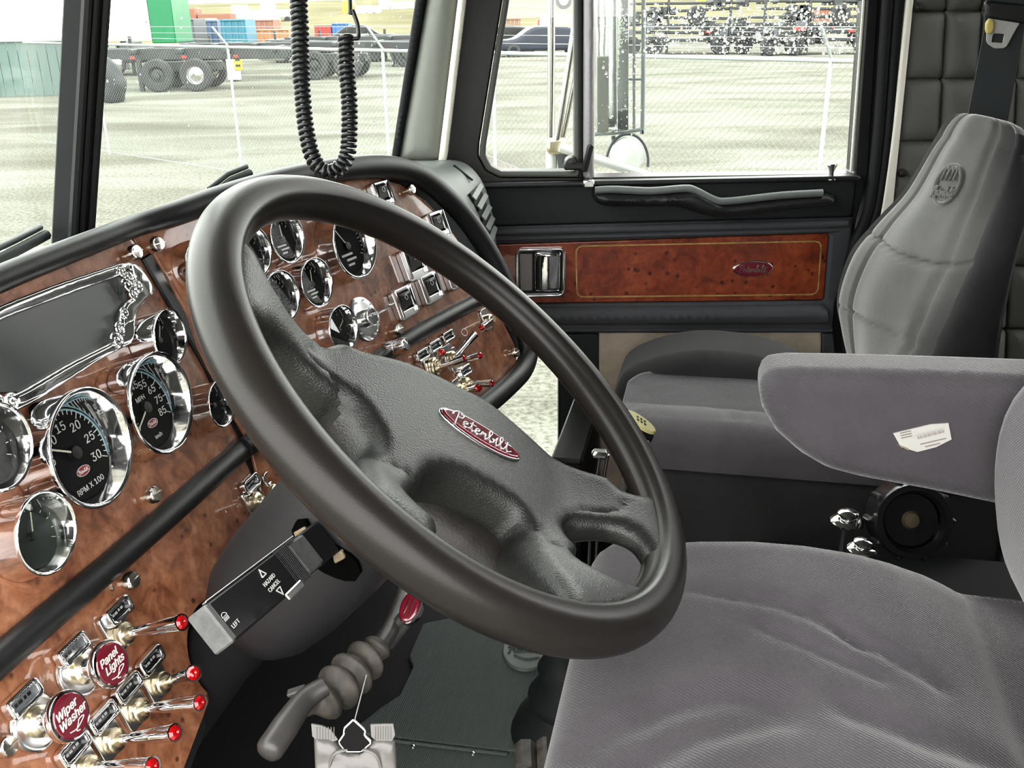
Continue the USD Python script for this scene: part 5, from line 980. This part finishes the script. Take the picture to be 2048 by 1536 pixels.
for (x, y), an, lb in (((640, 160), -.03, 'black skeletal trailer behind the coiled cord'), ((820, 134), .0, 'black skeletal trailer at the right end of the windshield'), ((1480, 88), .0, 'black skeletal trailer in the middle of the side window, behind the frame stacks'), ((1740, 92), -.0, 'black skeletal trailer at the right end of the side window')):
    p = place_px(x, y); tr_.copy(facing(p, an), lb)
# stacked gooseneck frames read as dark clutter
for x, y, an, lb in ((1365, 108, .0, 'stacked black trailer frames beside the mirror in the side window'), (1640, 108, .0, 'stacked black trailer frames at the right edge of the side window'), (335, 148, .0, 'stacked black trailer frames right behind the nearest skeletal trailer'), (690, 122, .0, 'stacked black trailer frames behind the right leg of the cord'), (40, 160, .0, 'stacked black trailer frames under the white box trailer at far left')):
    T = Thing('frame_stack', lb, 'trailer frames', facing(place_px(x, y), an))
    R5 = np.random.default_rng(int(x))
    low = x < 1000
    for j in range(2 if low else 6):
        T.part('frame', mv(rbox(5.2+1.4*R5.random(), 1.8, .13, .03), (R5.normal()*.3, 0, .7+j*.36), [[math.cos(q_ := R5.normal()*.025), 0, math.sin(q_)], [0, 1, 0], [-math.sin(q_), 0, math.cos(q_)]]), 'frame_black', 40)
        for u in R5.uniform(-3, 3, 3): T.part('bracket', rbox(.16+.3*R5.random(), 2.0, .4, .03, (u, -.1, .7+j*.36)), 'slate_paint' if R5.random() < .25 else 'frame_black', 40)
    for u in (-2.9, -1.7, .4, 1.7, 2.9): T.part('wheel', up_wheel(.48, .3, (u, -1.25, .49 if abs(u) > 1 or low else 1.9)), 'tyre', 40)
    for u in (-3.2, -1, 2.2): T.part('stake', rbox(.12, .12, 1.5 if low else 2.9, .02, (u, -.95, .76 if low else 1.46)), 'frame_black', 40)
    T.part('lamp', rbox(.3, .05, .12, .02, (1.1, -1.1, 1.1)), 'lens_red', 30)
def container(x0, x1, yb, yt, Y, m, lb, dep=2.4):
    O = OUT(Y); q = O.px([(x0, yt), (x1, yb)]); w, h = q[1][0]-q[0][0], q[0][1]-max(q[1][1], 0); z0 = 0 if Y < 100 else q[1][1]-1.5; h = q[0][1]-z0
    T = Thing('shipping_container', lb, 'container', Frame((q[0][0], Y, z0), (1, 0, 0), (0, 1, 0)), 'containers across the yard')
    T.part('body', rbox(w, dep, h, .03, (w/2, dep/2, h/2)), m, 40)
    n = max(4, int(w/.45))
    for i in range(n): T.part('rib', rbox(w/n*.45, .05, h*.88, .012, (w*(i+.5)/n, -.02, h/2)), m, 30)
    T.part('top_rail', rbox(w, .1, h*.05, .01, (w/2, -.02, h*.975)), m, 30)
container(352, 392, 78, 38, 60, 'slate_paint', 'slate grey container right of the green trailer end')
container(393, 438, 73, 41, 64, 'navy_paint', 'faded navy container beside the slate grey one')
container(439, 494, 72, 39, 61, 'teal_paint', 'teal blue container left of the coiled cord')
container(500, 548, 60, 40, 75, 'rust_paint', 'rust brown container by the coiled cord')
container(500, 580, 90, 60, 66, 'orange_paint', 'low orange container behind the coiled cord')
container(628, 663, 69, 51, 75, 'red_paint', 'small bright red container between the two legs of the cord')
container(663, 698, 66, 47, 75, 'blue_paint', 'small bright blue container touching the red one')
container(1008, 1042, 82, 36, 58, 'brown_box', 'pale brown stacked crate container in the vent window')
container(1640, 1700, 30, 17, 110, 'rust_paint', 'long low brown container on the hill at the right')
container(1076, 1092, 55, 40, 82, 'red_paint', 'tiny pale red container left of the mirror pole')
def car(x, y, L, m, lb, an=0, bed=False):
    T = Thing('parked_car', lb, 'car', facing(place_px(x, y), an))
    prof = [(-L/2, .35), (-L/2, .8), (-L*.3, .92), (-L*.12, 1.45), (L*.12, 1.5), (L*.3, 1.0 if bed else 1.35), (L/2, .95), (L/2, .35)]
    m_ = pillow(smooth_poly(prof, 4), .85, -.85, .16, step=.12, sym=True); v = m_[0]@A([[1, 0, 0], [0, 0, 1], [0, -1, 0]]); T.part('body', (v, m_[1]), m, 50)
    g = pillow(Polygon([(-L*.25, .98), (-L*.12, 1.36), (L*.1, 1.4), (L*.14, .98)]), .83, -.83, .05, step=.1, sym=True); T.part('windows', (g[0]@A([[1, 0, 0], [0, 0, 1.02], [0, -1, 0]])+A([0, 0, .0]), g[1]), 'glass_dark', 50)
    for sx in (-.32, .32):
        for sy in (-.75, .75): T.part('wheel', up_wheel(.34, .22, (sx*L, sy, .34)), 'tyre', 40)
    return T
car(1085, 112, 5.2, 'car_blue', 'dark blue parked car seen through the vent window', .15)
car(715, 101, 5.0, 'car_black', 'black parked pickup behind the right leg of the cord', .1, True)
car(1005, 108, 4.2, 'car_black', 'dark car cut by the front edge of the vent window', .2)
# spare wheel rig above the blue car
T = Thing('flatbed_trailer', 'pale flatbed trailer carrying a raised spare wheel behind the blue car', 'trailer', facing(place_px(1130, 80), 0))
T.part('deck', rbox(7, 2.4, .3, .03, (1.5, 0, 1.3)), 'white_paint', 40); T.part('rail', rbox(7, .1, .4, .03, (1.5, -1.2, 1.7)), 'white_paint', 40)
T.part('spare_wheel', up_wheel(.62, .3, (-.2, -1.3, 2.9)), 'tyre', 40); T.part('spare_disc', up_wheel(.36, .2, (-.2, -1.42, 2.9)), 'dull_chrome', 40); T.part('spare_post', rbox(.15, .15, 1.6, .02, (-.2, -1.1, 2.2)), 'white_paint', 40)
for sx in (-1.2, 3.5): T.part('wheel', up_wheel(.5, .3, (sx, -1, .5)), 'tyre', 40)
T = Thing('warning_post', 'white drum post with yellow sign panel left of the coiled cord', 'sign post', facing(place_px(470, 162), 0))
T.part('drum', lathe([(0, 1.05), (.2, 1.03), (.24, .95), (.24, .05), (0, 0)], 20), 'white_paint', 40); T.part('panel', rbox(.3, .05, .75, .02, (.25, -.25, .75)), 'yellow_paint', 40)
for j in range(3): T.part('panel_mark', rbox(.16, .02, .07, .005, (.25, -.28, .55+j*.2)), 'frame_black', 30)
T = Thing('slatted_fence', 'dark green slatted fence at the far left of the windshield', 'fence', facing(place_px(40, 195), .12))
for i in range(26): T.part('slat', rbox(.26, .04, 1.55, .005, (-5+i*.28, 0, .82)), 'fence_slat', 30)
for i in range(4): T.part('post', tube([(-5+i*2.2, -.06, 0), (-5+i*2.2, -.06, 2.1)], .04, 8), 'galvanised', 50)
T.part('rail', tube([(-5.2, -.06, 1.62), (2.3, -.06, 1.62)], .03, 8), 'galvanised', 50)
tp = place_px(222, 205); T = Thing('tarped_bundle', 'dark tarp covered bundle by the white gate post', 'bundle', facing(tp, 0))
m_ = vf(trimesh.creation.icosphere(3)); nz = .8+.45*meshkit.fbm(m_[0]*2.2, 3, 4); v = m_[0]*nz[:, None]*A([.38, .4, .62])+A([.1, 0, .5]); v[:, 2] = np.maximum(v[:, 2], .002); T.part('tarp', (v, m_[1]), 'tarp', 60)
single('gate_post', tube([place_px(194, 222), place_px(194, 222)+ZZ*2.25], .07, 12), 'white_paint', 'thick white gate post right of the windshield centre post', 'post')
T = Thing('road_marker', 'small red marker lamp on a rail at the right of the side window', 'marker', facing(place_px(1594, 112), 0)); T.part('lamp', rbox(.62, .12, .2, .03, (0, 0, 1.25)), 'lens_red', 40); T.part('stand', rbox(.1, .1, 1.15, .02, (0, 0, .58)), 'frame_black', 40)
# ---- dry grass rise behind the yard
xs = np.linspace(-420, 420, 141); ys = np.r_[np.linspace(84, 150, 12), np.linspace(165, 330, 14)]; gx_, gy_ = np.meshgrid(xs, ys)
hz_ = np.clip((gy_-84)/180, 0, 1)**1.1*4.6+(meshkit.fbm(np.stack([gx_/60, gy_/40, 0*gx_], -1), 4, 9)-.45)*3.2*np.clip((gy_-84)/80, 0, 1)-.05
v = np.stack([gx_, gy_, hz_], -1).reshape(-1, 3); n_ = len(xs); f = []
for j in range(len(ys)-1):
    for i in range(n_-1): k = j*n_+i; f += [(k, k+1, k+n_+1), (k, k+n_+1, k+n_)]
single('grassy_rise', (v, A(f)), 'dry_grass', 'dry yellow green rise on the horizon behind the yard', 'hill', 60, kind='structure')
R4 = np.random.default_rng(11)
for i, (x, y, m) in enumerate(((365, 28, 'white_paint'), (410, 24, 'rust_paint'), (505, 18, 'white_paint'), (560, 22, 'white_paint'), (720, 30, 'yellow_paint'), (790, 26, 'white_paint'), (1420, 30, 'yellow_paint'), (1500, 34, 'frame_black'), (1560, 30, 'white_paint'))):
    lbx = ('white truck cab furthest left on the rise', 'rust coloured truck cab on the rise by the green trailer', 'white truck cab on the rise left of the cord', 'white truck cab on the rise just behind the cord', 'yellow truck cab on the rise right of the cord', 'white truck cab on the rise beside the passenger pillar', 'yellow truck cab on the rise in the side window', 'black truck cab on the rise in the side window', 'white truck cab on the rise at the right of the side window')[i]
    Y = 104.+i*13; O = OUT(Y); q = O.px([(x, y)])[0]; zg = float(np.clip((Y-84)/180, 0, 1)**1.1*4.6)
    T = Thing('distant_truck', lbx, 'truck', Frame((q[0], Y, zg-.5), (1, 0, 0), (0, 1, 0)), 'trucks far off on the rise')
    T.part('cab', rbox(1.8, 2.3, 2.2, .2, (-1.6, 0, 1.7)), m, 40); T.part('bed', rbox(3.8, 2.3, 1.0+R4.random(), .1, (1.3, 0, 1.4)), m if i % 2 else 'white_paint', 40); T.part('wheels', cat(*[up_wheel(.5, .3, (u, -1.1, .5)) for u in (-1.5, 1.2, 2.3)]), 'tyre', 40)
